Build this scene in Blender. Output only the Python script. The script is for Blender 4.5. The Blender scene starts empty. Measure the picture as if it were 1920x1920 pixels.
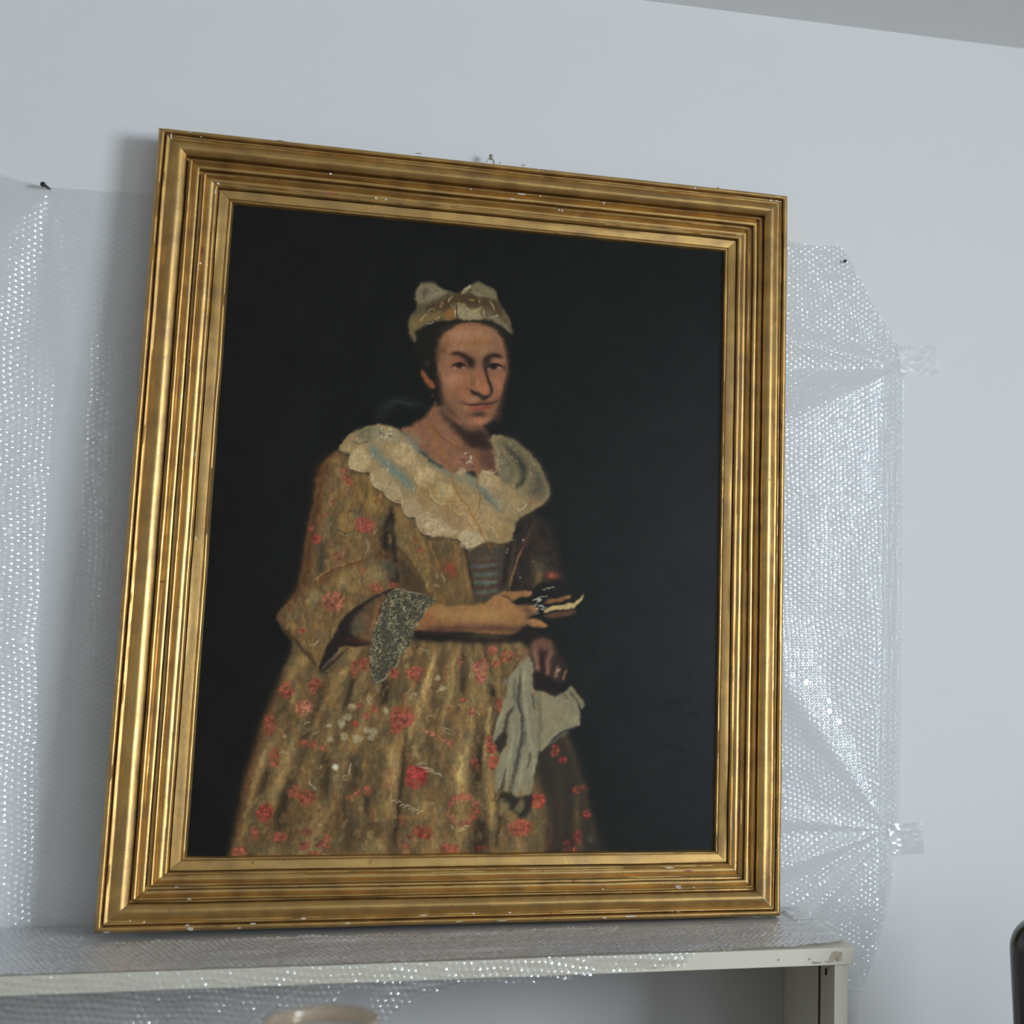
import bpy, bmesh, math, random
import numpy as np
from mathutils import Vector, Matrix
C = bpy.context.scene.collection
sc = bpy.context.scene
random.seed(5)

# ================================================================ camera, world, daylight, exposure
YAW, PITCH, ROLL = 0.2344, 0.1033, 0.0168
CAM = Vector((-0.0575, -2.7453, 1.6796)); FPX = 2571.2; PPX, PPY = 1440.0, 960.0      # lens centre sits right of the cropped frame
def cam_axes():
    cy, sy, cp, sp = math.cos(YAW), math.sin(YAW), math.cos(PITCH), math.sin(PITCH)
    f = Vector((sy * cp, cy * cp, sp)); r = Vector((cy, -sy, 0)); u = r.cross(f)
    cr, sr = math.cos(ROLL), math.sin(ROLL)
    return cr * r + sr * u, -sr * r + cr * u, f
RX, UX, FX = cam_axes()
cd = bpy.data.cameras.new('camera'); cam = bpy.data.objects.new('camera', cd); C.objects.link(cam)
cam.matrix_world = Matrix(((RX.x, UX.x, -FX.x, CAM.x), (RX.y, UX.y, -FX.y, CAM.y), (RX.z, UX.z, -FX.z, CAM.z), (0, 0, 0, 1)))
cd.sensor_width = 36; cd.sensor_fit = 'HORIZONTAL'; cd.lens = FPX / 1920 * 36
cd.shift_x = (960 - PPX) / 1920; cd.shift_y = (PPY - 960) / 1920
cd.clip_start = 0.05; cd.dof.use_dof = True; cd.dof.focus_distance = 2.58; cd.dof.aperture_fstop = 2.6
sc.camera = cam

W = bpy.data.worlds.new('overcast_sky'); sc.world = W; W.use_nodes = True
W.node_tree.nodes['Background'].inputs[0].default_value = (0.72, 0.82, 1.0, 1); W.node_tree.nodes['Background'].inputs[1].default_value = 1.0
def daylight(name, loc, rot, sx, sy, power, col=(0.78, 0.89, 1.0)):
    l = bpy.data.lights.new(name, 'AREA'); l.shape = 'RECTANGLE'; l.size = sx; l.size_y = sy; l.energy = power; l.color = col; l.spread = math.radians(142)
    o = bpy.data.objects.new(name, l); C.objects.link(o); o.location = loc; o.rotation_euler = rot
    return o
XL, XR, YF, ZC = -3.6, 4.4, -6.6, 3.0417          # room: left, right, front (behind the camera), ceiling; back wall is y = 0
WIN_R = (-5.5, -3.6, 1.5, 2.95)                  # right wall window: y0, y1, z0, z1
WIN_F = (2.5, 4.1, 1.2, 2.85)                      # front wall window: x0, x1, z0, z1
daylight('window_daylight', (XR - .03, (WIN_R[0] + WIN_R[1]) / 2, (WIN_R[2] + WIN_R[3]) / 2), (0, math.pi / 2, 0), WIN_R[3] - WIN_R[2], WIN_R[1] - WIN_R[0], 260)
daylight('window_daylight', ((WIN_F[0] + WIN_F[1]) / 2, YF + .03, (WIN_F[2] + WIN_F[3]) / 2), (math.pi / 2, 0, 0), WIN_F[1] - WIN_F[0], WIN_F[3] - WIN_F[2], 15)
sc.view_settings.view_transform = 'Standard'; sc.view_settings.look = 'None'; sc.view_settings.gamma = 1.0; sc.view_settings.use_curve_mapping = False
sc.view_settings.exposure = 0.0
sc.cycles.adaptive_threshold = 0.03; sc.cycles.transparent_max_bounces = 12; sc.cycles.max_bounces = 4; sc.cycles.diffuse_bounces = 4; sc.cycles.glossy_bounces = 2; sc.cycles.transmission_bounces = 2

# ================================================================ helpers
def ray(px, py):
    return ((px - PPX) / FPX * RX - (py - PPY) / FPX * UX + FX)
def unproj(px, py, p0, n):                        # where the sight line meets a plane
    d = ray(px, py); return CAM + d * ((p0 - CAM).dot(n) / d.dot(n))
def on_wall(px, py, y=0.0): return unproj(px, py, Vector((0, y, 0)), Vector((0, 1, 0)))
def on_z(px, py, z): return unproj(px, py, Vector((0, 0, z)), Vector((0, 0, 1)))
def lin(c): 
    c = np.asarray(c, float) / 255; return np.where(c <= .04045, c / 12.92, ((c + .055) / 1.055) ** 2.4)
def link(o, parent=None, label=None, cat=None, group=None, kind=None):
    C.objects.link(o)
    if parent: o.parent = parent
    tag(o, label, cat, group, kind); return o
def tag(o, label=None, cat=None, group=None, kind=None):
    for k, v in (('label', label), ('category', cat), ('group', group), ('kind', kind)):
        if v: o[k] = v
    return o
def thing(name, loc=(0, 0, 0), rot=(0, 0, 0), **kw):
    o = bpy.data.objects.new(name, None); o.location = loc; o.rotation_euler = rot; o.empty_display_size = .05
    return link(o, None, **kw)
def obj(name, bm, mat, parent=None, smooth=False, **kw):
    me = bpy.data.meshes.new(name); bm.to_mesh(me); bm.free()
    if smooth: me.polygons.foreach_set('use_smooth', [True] * len(me.polygons))
    me.materials.append(mat); return link(bpy.data.objects.new(name, me), parent, **kw)
def box(bm, x0, x1, y0, y1, z0, z1, bev=0.0):
    r = bmesh.ops.create_cube(bm, size=1.0); vs = r['verts']
    for v in vs: v.co = Vector((x0 + (v.co.x + .5) * (x1 - x0), y0 + (v.co.y + .5) * (y1 - y0), z0 + (v.co.z + .5) * (z1 - z0)))
    if bev:
        es = list({e for v in vs for e in v.link_edges}); bmesh.ops.bevel(bm, geom=es, offset=bev, segments=2, affect='EDGES', profile=.5)
    return bm
def boxes(*bs):
    bm = bmesh.new()
    for b in bs: box(bm, *b)
    return bm
def tube(bm, pts, r, n=8, cap=True):
    pts = [Vector(p) for p in pts]; rings = []
    for i, p in enumerate(pts):
        d = (pts[min(i + 1, len(pts) - 1)] - pts[max(i - 1, 0)]).normalized()
        a = d.orthogonal().normalized() if i == 0 else (rings[-1][1] - d * rings[-1][1].dot(d)).normalized(); b = d.cross(a)
        rr = r[i] if hasattr(r, '__len__') else r
        rings.append(([bm.verts.new(p + rr * (math.cos(t) * a + math.sin(t) * b)) for t in [2 * math.pi * k / n for k in range(n)]], a))
    for (A, _), (B, _) in zip(rings, rings[1:]):
        for k in range(n): bm.faces.new((A[k], A[(k + 1) % n], B[(k + 1) % n], B[k]))
    if cap: bm.faces.new(list(reversed(rings[0][0]))); bm.faces.new(rings[-1][0])
    return bm
def lathe(bm, prof, n=40, c=(0, 0, 0)):
    rings = [[bm.verts.new((c[0] + r * math.cos(2 * math.pi * k / n), c[1] + r * math.sin(2 * math.pi * k / n), c[2] + z)) for k in range(n)] for r, z in prof]
    for A, B in zip(rings, rings[1:]):
        for k in range(n): bm.faces.new((A[k], A[(k + 1) % n], B[(k + 1) % n], B[k]))
    return bm
def mesh_np(name, co, faces, mat, parent=None, smooth=True, **kw):
    me = bpy.data.meshes.new(name); nf = len(faces)
    me.vertices.add(len(co)); me.vertices.foreach_set('co', np.asarray(co, np.float32).ravel())
    me.loops.add(nf * 4); me.loops.foreach_set('vertex_index', np.asarray(faces, np.int32).ravel())
    me.polygons.add(nf); me.polygons.foreach_set('loop_start', np.arange(nf, dtype=np.int32) * 4)
    me.polygons.foreach_set('use_smooth', np.full(nf, smooth)); me.update(calc_edges=True); me.materials.append(mat)
    return link(bpy.data.objects.new(name, me), parent, **kw)
def grid_faces(h, w, off=0):
    i = np.arange(h * w).reshape(h, w) + off
    return np.stack([i[:-1, :-1], i[:-1, 1:], i[1:, 1:], i[1:, :-1]], -1).reshape(-1, 4)

# ---- materials
def mat(name, col, rough=.5, metal=0.0, spec=.5, noise=None, bump=None, coat=0.0):
    m = bpy.data.materials.new(name); m.use_nodes = True; N = m.node_tree; b = N.nodes['Principled BSDF']
    b.inputs['Base Color'].default_value = (*col, 1); b.inputs['Roughness'].default_value = rough; b.inputs['Metallic'].default_value = metal
    b.inputs['Specular IOR Level'].default_value = spec; b.inputs['Coat Weight'].default_value = coat
    tc = N.nodes.new('ShaderNodeTexCoord')
    if noise:
        sca, amt, col2 = noise; t = N.nodes.new('ShaderNodeTexNoise'); t.inputs['Scale'].default_value = sca; t.inputs['Detail'].default_value = 6
        r = N.nodes.new('ShaderNodeMapRange'); r.inputs[1].default_value = .35; r.inputs[2].default_value = .75; r.inputs[4].default_value = amt
        x = N.nodes.new('ShaderNodeMix'); x.data_type = 'RGBA'; x.inputs[6].default_value = (*col, 1); x.inputs[7].default_value = (*col2, 1)
        N.links.new(tc.outputs['Object'], t.inputs['Vector']); N.links.new(t.outputs[0], r.inputs[0]); N.links.new(r.outputs[0], x.inputs[0]); N.links.new(x.outputs[2], b.inputs['Base Color'])
    if bump:
        sca, st, dist = bump; t = N.nodes.new('ShaderNodeTexNoise'); t.inputs['Scale'].default_value = sca; t.inputs['Detail'].default_value = 5
        bp = N.nodes.new('ShaderNodeBump'); bp.inputs['Strength'].default_value = st; bp.inputs['Distance'].default_value = dist
        N.links.new(tc.outputs['Object'], t.inputs['Vector']); N.links.new(t.outputs[0], bp.inputs['Height']); N.links.new(bp.outputs[0], b.inputs['Normal'])
    return m
def film(name, haze, tint, boost, rough, hz=(.9, .92, .94), fmax=.3, trl=.35):
    m = bpy.data.materials.new(name); m.use_nodes = True; N = m.node_tree; N.nodes.remove(N.nodes['Principled BSDF']); out = N.nodes['Material Output']
    tr = N.nodes.new('ShaderNodeBsdfTransparent'); tr.inputs[0].default_value = (*tint, 1)
    df = N.nodes.new('ShaderNodeBsdfDiffuse'); df.inputs[0].default_value = (*hz, 1); tl = N.nodes.new('ShaderNodeBsdfTranslucent'); tl.inputs[0].default_value = (*hz, 1)
    m0 = N.nodes.new('ShaderNodeMixShader'); m0.inputs[0].default_value = trl; N.links.new(df.outputs[0], m0.inputs[1]); N.links.new(tl.outputs[0], m0.inputs[2])
    gl = N.nodes.new('ShaderNodeBsdfGlossy'); gl.inputs['Roughness'].default_value = rough
    m1 = N.nodes.new('ShaderNodeMixShader'); m1.inputs[0].default_value = haze; N.links.new(tr.outputs[0], m1.inputs[1]); N.links.new(m0.outputs[0], m1.inputs[2])
    fr = N.nodes.new('ShaderNodeFresnel'); fr.inputs[0].default_value = 1.5
    mu = N.nodes.new('ShaderNodeMath'); mu.operation = 'MULTIPLY'; mu.use_clamp = True; mu.inputs[1].default_value = boost; N.links.new(fr.outputs[0], mu.inputs[0])
    mn = N.nodes.new('ShaderNodeMath'); mn.operation = 'MINIMUM'; mn.inputs[1].default_value = fmax; N.links.new(mu.outputs[0], mn.inputs[0])
    m2 = N.nodes.new('ShaderNodeMixShader'); N.links.new(mn.outputs[0], m2.inputs[0]); N.links.new(m1.outputs[0], m2.inputs[1]); N.links.new(gl.outputs[0], m2.inputs[2])
    N.links.new(m2.outputs[0], out.inputs[0]); return m
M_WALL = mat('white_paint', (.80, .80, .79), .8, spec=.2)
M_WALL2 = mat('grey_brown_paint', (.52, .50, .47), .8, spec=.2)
M_CEIL = mat('ceiling_paint', (.92, .91, .90), .85, spec=.2)
M_FLOOR = mat('dark_parquet', (.13, .085, .05), .5, noise=(4, .6, (.08, .05, .03)))
M_WOODW = mat('window_paint', (.78, .78, .76), .4)
M_PANE = film('window_glass', .0, (.97, .98, .98), 1.0, .02)
M_BOARD = mat('cream_laminate', (.70, .66, .54), .42, noise=(9, .35, (.62, .58, .46)), bump=(120, .05, .0005))
M_BOARD_IN = mat('cabinet_interior_shaded_grey', (.50, .495, .485), .55)  # interior grey darkened in the colour to deepen the shade inside
M_SCUFF = mat('brown_scuff', (.33, .26, .17), .7, noise=(90, .9, (.60, .53, .40)))
M_WRAP = film('bubble_wrap_film', .07, (.985, .99, .99), 1.8, .09, fmax=.16)
M_WRAP2 = film('bubble_wrap_double', .66, (.99, .99, .99), 1.5, .15, (.97, .97, .98), fmax=.45, trl=.05)
M_FLAP = film('bubble_wrap_clear', .035, (.985, .985, .985), 2.6, .1, fmax=.25)
M_TAPE = film('clear_tape', .06, (.998, .998, .993), 1.0, .15, (.96, .96, .93), .08)
M_BLACK = mat('black_plastic', (.012, .012, .013), .3)
M_STEEL = mat('dull_steel', (.46, .42, .36), .38, metal=1.0)
M_GESSO = mat('white_gesso', (.80, .77, .70), .8, noise=(300, .5, (.62, .54, .44)))
M_BOLE = mat('red_bole', (.36, .10, .07), .7)
M_SIDE = mat('dark_frame_wood', (.06, .042, .03), .6)

# ================================================================ room
def struct(name, bm, m, parent=None, **kw): return obj(name, bm, m, parent, kind='structure', **kw)
T = .12
struct('floor', boxes((XL - T, XR + T, YF - T, T, -.1, 0)), M_FLOOR, label='dark wooden floor of the room, below the cabinet', cat='floor')
struct('ceiling', boxes((XL - T, XR + T, YF - T, T, ZC, ZC + .1)), M_CEIL, label='pale grey flat ceiling above the white wall', cat='ceiling')
struct('wall_back', boxes((XL - T, XR + T, 0, T, 0, ZC)), M_WALL, label='plain white wall behind the gilt framed portrait', cat='wall')
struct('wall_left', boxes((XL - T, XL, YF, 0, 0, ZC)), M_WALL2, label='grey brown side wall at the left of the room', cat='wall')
y0, y1, z0, z1 = WIN_R
struct('wall_right', boxes((XR, XR + T, YF, y0, 0, ZC), (XR, XR + T, y1, 0, 0, ZC), (XR, XR + T, y0, y1, 0, z0), (XR, XR + T, y0, y1, z1, ZC)), M_WALL, label='white side wall with a wide window', cat='wall')
x0, x1, z0, z1 = WIN_F
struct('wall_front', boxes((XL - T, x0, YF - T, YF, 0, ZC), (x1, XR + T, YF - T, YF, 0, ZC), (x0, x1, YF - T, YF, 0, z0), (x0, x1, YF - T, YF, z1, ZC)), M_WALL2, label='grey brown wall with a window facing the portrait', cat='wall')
def window(name, ax, a0, a1, z0, z1, face, lab):
    w = thing(name, (0, 0, 0), label=lab, cat='window', kind='structure'); d = face
    def bx(u0, u1, v0, v1, e0=.05, e1=.10):
        return (d + e0, d + e1, u0, u1, v0, v1) if ax == 'x' else (u0, u1, d - e1, d - e0, v0, v1)
    f = .06; mid = (a0 + a1) / 2
    obj('window_frame', boxes(bx(a0, a0 + f, z0, z1), bx(a1 - f, a1, z0, z1), bx(a0 + f, a1 - f, z0, z0 + f), bx(a0 + f, a1 - f, z1 - f, z1), bx(mid - .03, mid + .03, z0 + f, z1 - f)), M_WOODW, w, kind='structure')
    for u0, u1 in ((a0 + f, mid - .03), (mid + .03, a1 - f)): obj('pane', boxes(bx(u0, u1, z0 + f, z1 - f, .07, .076)), M_PANE, w, kind='structure')
window('window_1', 'x', *WIN_R, XR, 'wide white framed window in the right wall')
window('window_2', 'y', *WIN_F, YF, 'white framed window in the wall facing the portrait')
# ---------------------------------------------------------------- the portrait, painted stroke by stroke into a numpy raster
PX0, PY0, PWD, PHT = 325, 365, 1050, 1262          # raster window, in units of the portrait's own drawing grid
rng = np.random.default_rng(7)

def gblur1(a, s, ax):
    r = max(1, int(3 * s)); k = np.exp(-0.5 * (np.arange(-r, r + 1) / s) ** 2); k /= k.sum()
    pad = [(0, 0)] * a.ndim; pad[ax] = (r, r); b = np.pad(a, pad, mode='edge'); out = np.zeros_like(a)
    n = a.shape[ax]
    for i, w in enumerate(k):
        sl = [slice(None)] * a.ndim; sl[ax] = slice(i, i + n); out += w * b[tuple(sl)]
    return out
def gblur(a, s):
    return gblur1(gblur1(a, s, 0), s, 1) if s > 0.3 else a
def vnoise(h, w, cell, seed, aspect=1.0):
    g = np.random.default_rng(seed).random((int(h / (cell * aspect)) + 3, int(w / cell) + 3))
    yy = np.arange(h) / (cell * aspect); xx = np.arange(w) / cell
    y0 = yy.astype(int); x0 = xx.astype(int); fy = (yy - y0)[:, None]; fx = (xx - x0)[None, :]
    fy = fy * fy * (3 - 2 * fy); fx = fx * fx * (3 - 2 * fx)
    a = g[y0][:, x0]; b = g[y0][:, x0 + 1]; c = g[y0 + 1][:, x0]; d = g[y0 + 1][:, x0 + 1]
    return (a * (1 - fx) + b * fx) * (1 - fy) + (c * (1 - fx) + d * fx) * fy
def spline(pts, closed, n=8):
    P = np.array(pts, float)
    if closed: Q = np.vstack([P[-1], P, P[0], P[1]])
    else: Q = np.vstack([2 * P[0] - P[1], P, 2 * P[-1] - P[-2]])
    t = np.linspace(0, 1, n, endpoint=False)[:, None]; out = []
    for i in range(1, len(Q) - 2):
        a, b, c, d = Q[i - 1], Q[i], Q[i + 1], Q[i + 2]
        out.append(0.5 * (2 * b + (c - a) * t + (2 * a - 5 * b + 4 * c - d) * t ** 2 + (3 * b - a - 3 * c + d) * t ** 3))
    out = np.vstack(out)
    return out if closed else np.vstack([out, P[-1]])
class Art:
    def __init__(s):
        s.img = np.zeros((PHT, PWD, 3)); s.img[:] = (22, 22, 20)
    def box(s, x0, y0, x1, y1):
        return (max(0, int(x0 - PX0)), max(0, int(y0 - PY0)), min(PWD, int(x1 - PX0) + 2), min(PHT, int(y1 - PY0) + 2))
    def comp(s, bx, m, col):
        x0, y0, x1, y1 = bx
        v = s.img[y0:y1, x0:x1]; v += (np.array(col, float) - v) * m[..., None]
    def mask(s, pts, soft=1.0, smooth=True):
        P = spline(pts, True) if smooth else np.array(pts, float)
        b = 3 * soft + 3
        bx = s.box(P[:, 0].min() - b, P[:, 1].min() - b, P[:, 0].max() + b, P[:, 1].max() + b)
        x0, y0, x1, y1 = bx; w, h = x1 - x0, y1 - y0
        if w <= 0 or h <= 0: return bx, np.zeros((max(h, 0), max(w, 0)))
        SS = 3; m = np.zeros((h, w)); px = P[:, 0] - PX0 - x0; py = P[:, 1] - PY0 - y0
        qx = np.roll(px, -1); qy = np.roll(py, -1); xs = np.arange(w) + 0.5
        for row in range(h):
            for k in range(SS):
                y = row + (k + 0.5) / SS
                c = ((py <= y) & (qy > y)) | ((qy <= y) & (py > y))
                if not c.any(): continue
                xi = np.sort(px[c] + (y - py[c]) * (qx[c] - px[c]) / (qy[c] - py[c]))
                for a, bb in zip(xi[0::2], xi[1::2]):
                    m[row] += np.clip(np.minimum(xs + .5, bb) - np.maximum(xs - .5, a), 0, 1) / SS
        return bx, gblur(m, soft)
    def poly(s, pts, col, soft=1.0, a=1.0, tex=0.0, cell=6, asp=1.0, smooth=True, seed=None):
        bx, m = s.mask(pts, soft, smooth)
        if m.size == 0: return
        if tex:
            n = vnoise(m.shape[0], m.shape[1], cell, seed or int(rng.integers(1e6)), asp)
            m = m * np.clip(1 - tex + 2 * tex * (n - .5) + .0, 0, 1)
        s.comp(bx, m * a, col)
    def stroke(s, pts, w, col, soft=0.8, a=1.0, dry=0.0):
        P = spline(pts, False, 6) if len(pts) > 2 else np.array(pts, float)
        ws = np.interp(np.linspace(0, 1, len(P)), np.linspace(0, 1, len(w)), w) if hasattr(w, '__len__') else np.full(len(P), w)
        b = ws.max() + 3 * soft + 2
        bx = s.box(P[:, 0].min() - b, P[:, 1].min() - b, P[:, 0].max() + b, P[:, 1].max() + b)
        x0, y0, x1, y1 = bx
        if x1 <= x0 or y1 <= y0: return
        Y, X = np.mgrid[y0:y1, x0:x1]; X = X + PX0 + .5; Y = Y + PY0 + .5; m = np.zeros(X.shape)
        for i in range(len(P) - 1):
            d = P[i + 1] - P[i]; L = d @ d + 1e-9
            t = np.clip(((X - P[i, 0]) * d[0] + (Y - P[i, 1]) * d[1]) / L, 0, 1)
            dist = np.hypot(X - P[i, 0] - t * d[0], Y - P[i, 1] - t * d[1])
            hw = (ws[i] * (1 - t) + ws[i + 1] * t) / 2
            g = (i + t) / (len(P) - 1)
            if soft >= 1.5:
                v = np.exp(-(dist / (hw * .8 + soft * .55)) ** 2) * np.clip(np.minimum(g, 1 - g) * 5 + .25, 0, 1)
            else:
                tp = np.clip(np.minimum(g, 1 - g) * 4 + .35, 0, 1)
                v = np.clip((hw * tp - dist) / (soft * 1.3) + .55, 0, 1); v = v * v * (3 - 2 * v)
            m = np.maximum(m, v)
        n = vnoise(m.shape[0], m.shape[1], 3.0, int(rng.integers(1e6)))
        m *= np.clip(.72 + .56 * n, 0, 1) if soft < 3 else np.clip(.85 + .3 * n, 0, 1)
        s.comp(bx, m * a, col)
    def blob(s, x, y, rx, ry, col, a=1.0, ang=0.0, hard=0.0):
        b = 2.6 * max(rx, ry); bx = s.box(x - b, y - b, x + b, y + b); x0, y0, x1, y1 = bx
        if x1 <= x0 or y1 <= y0: return
        Y, X = np.mgrid[y0:y1, x0:x1]; X = X + PX0 + .5 - x; Y = Y + PY0 + .5 - y
        c, q = math.cos(math.radians(ang)), math.sin(math.radians(ang))
        r2 = ((X * c + Y * q) / rx) ** 2 + ((-X * q + Y * c) / ry) ** 2
        m = np.exp(-r2) if not hard else 1 / (1 + np.exp((np.sqrt(r2) - 1) * hard))
        s.comp(bx, m * a, col)
    def rose(s, x, y, rx, ry=None, col=(128, 58, 44), a=.85):
        ry = ry or rx
        n = 9; th = np.linspace(0, 2 * np.pi, n, endpoint=False) + rng.random() * 6
        rr = 1 + .28 * (rng.random(n) - .5)
        s.poly([(x + rx * r * math.cos(t), y + ry * r * math.sin(t)) for t, r in zip(th, rr)], col, 1.3, a, .35, 4)
        lt = tuple(min(255, c * 1.2 + 8) for c in col); dk = tuple(c * .66 for c in col)
        for k in range(max(3, int((rx + ry) * .55))):
            t = rng.random() * 6.28; q = math.sqrt(rng.random()) * .85; d = t + 1.57 + .7 * rng.standard_normal()
            cx, cy = x + rx * q * math.cos(t), y + ry * q * math.sin(t); L = .22 * min(rx, ry) + 1.2
            s.stroke([(cx - L * math.cos(d), cy - L * math.sin(d)), (cx + .4 * math.cos(t), cy + .4 * math.sin(t)), (cx + L * math.cos(d), cy + L * math.sin(d))], 1.6 + min(rx, ry) * .12, lt if rng.random() < .6 else dk, 1.1, .55)
    def lace(s, x, y, r, col, a=.8):
        n = 8; th = np.linspace(0, 2 * np.pi, n, endpoint=False) + rng.random()
        s.poly([(x + r * (1 + .2 * (rng.random() - .5)) * math.cos(t), y + r * (1 + .2 * (rng.random() - .5)) * math.sin(t)) for t in th], col, 2.0, a, .3, 5)
        lt = tuple(min(255, c * 1.16 + 5) for c in col); dk = tuple(c * .74 for c in col)
        for k in range(int(r * .8)):
            t = rng.random() * 6.28; q = r * math.sqrt(rng.random()) * .95; ax, ay = x + q * math.cos(t), y + q * math.sin(t)
            L = 1.5 + 3 * rng.random(); u = rng.random() * 6.28
            s.stroke([(ax, ay), (ax + L * math.cos(u), ay + L * math.sin(u)), (ax + L * math.cos(u) + L * math.cos(u + 1.2), ay + L * math.sin(u) + L * math.sin(u + 1.2))], .9 + .6 * rng.random(), lt if rng.random() < .62 else dk, .8, .5)

def paint_portrait():
    A = Art(); st, po, bl, ro = A.stroke, A.poly, A.blob, A.rose
    n = vnoise(PHT, PWD, 60, 3) * .6 + vnoise(PHT, PWD, 17, 4) * .4
    A.img *= (0.9 + .2 * n)[..., None]
    xs = (np.arange(PWD) / PWD)[None, :, None]; A.img += xs * np.array([3, 4, 5.])  # background lightens to the right, varnish sheen put into the colour
    for x, y, rx, ry in [(1262, 1318, 14, 8), (1290, 1308, 9, 6), (1300, 1340, 16, 4), (1300, 1388, 9, 4), (1255, 1400, 14, 5), (1275, 1410, 8, 5), (660, 1010, 18, 5)]:
        bl(x, y, rx, ry, (17, 17, 17), .75)
    def age(k, sd=[20]):
        sd[0] += 5; lum = A.img.mean(2, keepdims=True); w = np.clip((lum - 24) / 50, 0, 1) * k
        n1 = vnoise(PHT, PWD, 3.0, sd[0], 2.2)[..., None] - .5; n2 = vnoise(PHT, PWD, 9, sd[0] + 1, 2.5)[..., None] - .5; n3 = vnoise(PHT, PWD, 1.7, sd[0] + 2, 1.6)[..., None] - .5
        A.img *= 1 + w * (.2 * n1 + .16 * n2 + .12 * n3); A.img += w * n2 * np.array([6, -1, -6.])
    # ---- faint scarf behind the shoulder
    st([(708, 790), (722, 765), (745, 752), (770, 757), (800, 760)], [16, 20, 14, 6], (38, 40, 34), 6, .7)
    st([(733, 757), (745, 752), (758, 755), (776, 757)], 2, (62, 60, 46), 1.2, .6)
    # ---- skirt
    SK = [(562, 1190), (548, 1225), (536, 1252), (519, 1299), (499, 1345), (479, 1408), (463, 1464), (450, 1537), (432, 1606), (424, 1640), (418, 1672), (800, 1690), (1150, 1672), (1138, 1630), (1124, 1598), (1108, 1540), (1092, 1475), (1072, 1410), (1050, 1350), (1030, 1280), (985, 1212), (930, 1196), (870, 1196), (800, 1204), (720, 1190), (640, 1180)]
    po(SK, (101, 82, 54), 4, 1)
    po(SK, (112, 90, 55), 6, .8, .5, 26, 3.2); po(SK, (76, 62, 42), 6, .7, .5, 18, 3.0)
    po(SK, (104, 74, 44), 5, .5, .5, 11, 1.4)
    D = (40, 33, 26)
    for pts, w, a in [
        ([(612, 1275), (598, 1318), (580, 1362), (560, 1405), (540, 1470), (526, 1540), (516, 1600)], [10, 16, 12, 22, 26, 22, 14], .8),
        ([(664, 1268), (652, 1310), (640, 1340)], [6, 9, 3], .75), ([(575, 1212), (600, 1252), (612, 1272)], [5, 12, 8], .7),
        ([(715, 1275), (720, 1300), (716, 1325)], [22, 26, 8], .8), ([(610, 1405), (612, 1450), (606, 1500)], [8, 22, 12], .65),
        ([(655, 1415), (668, 1450), (660, 1475)], [10, 34, 30], .5), ([(640, 1500), (655, 1560), (650, 1600)], [14, 30, 20], .45), ([(704, 1540), (704, 1572)], [30, 40], .6), ([(686, 1490), (690, 1525)], [8, 6], .6),
        ([(768, 1365), (758, 1400), (754, 1458), (744, 1540), (738, 1602)], [10, 8, 5, 5, 6], .75), ([(822, 1214), (800, 1255), (786, 1290)], [8, 14, 6], .6), ([(866, 1205), (868, 1250), (866, 1312)], [8, 14, 8], .85),
        ([(905, 1208), (918, 1262), (924, 1302), (912, 1372), (898, 1440), (894, 1480)], [6, 7, 9, 14, 12, 5], .9), ([(938, 1330), (922, 1370), (914, 1420)], [6, 9, 5], .7), ([(940, 1480), (934, 1540), (930, 1600)], [5, 6, 4], .7),
        ([(902, 1535), (905, 1570), (890, 1604)], [20, 34, 26], .75), ([(830, 1440), (820, 1500), (800, 1530)], [6, 10, 6], .35), ([(475, 1500), (462, 1560), (452, 1604)], [5, 9, 9], .4), ([(508, 1430), (490, 1480), (476, 1540)], [10, 14, 10], .55)]:
        st(pts, [q * 1.25 for q in w], D, 4.5, min(1, a * 1.02))
    Lc = (144, 117, 72)
    for pts, w, a in [
        ([(824, 1212), (808, 1256), (784, 1322), (770, 1372), (762, 1400)], [8, 16, 14, 8, 4], .8), ([(858, 1212), (852, 1250), (838, 1320), (828, 1350)], [10, 18, 16, 6], .6), ([(880, 1210), (886, 1260), (884, 1336), (880, 1390), (866, 1440), (862, 1500)], [10, 10, 14, 12, 22, 16], .8), ([(905, 1230), (915, 1262), (930, 1290)], [6, 14, 10], .55),
        ([(920, 1320), (916, 1360), (905, 1440)], [6, 7, 4], .6), ([(552, 1385), (545, 1430), (520, 1480), (505, 1530)], [14, 26, 20, 10], .45), ([(640, 1290), (628, 1330), (612, 1400)], [16, 20, 14], .4), ([(690, 1250), (676, 1290), (664, 1330)], [12, 12, 6], .5),
        ([(722, 1395), (734, 1420), (736, 1500)], [14, 22, 10], .55), ([(775, 1395), (782, 1425)], [10, 8], .7), ([(560, 1280), (545, 1320)], [4, 5], .5), ([(500, 1400), (478, 1470), (462, 1530)], [8, 10, 6], .45), ([(800, 1500), (795, 1540)], [30, 20], .3), ([(925, 1500), (920, 1560)], [16, 10], .25)]:
        st(pts, [q * 1.15 for q in w], Lc, 3.5, min(1, a * 1.3))
    bx, m = A.mask(SK, 5); x0, y0, x1, y1 = bx; Y, X = np.mgrid[y0:y1, x0:x1]; th = np.degrees(np.arctan2(X + PX0 - 862, Y + PY0 - 900.0)); r = np.hypot(X + PX0 - 862, Y + PY0 - 900.0) / 100
    wv = vnoise(y1 - y0, x1 - x0, 60, 77, 3) * 4
    f = .5 * np.sin(th * .62 + wv + 1.0) + .45 * np.sin(th * 1.37 - wv * .8 + .4 * r) + .12 * np.sin(th * 2.9 + 2 * wv)
    A.img[y0:y1, x0:x1] *= (1 + m * .18 * np.clip(f, -1.1, 1.1))[..., None]; A.img[y0:y1, x0:x1] += (m * np.clip(f, 0, 1))[..., None] * np.array([6, 5, 1.])
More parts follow.
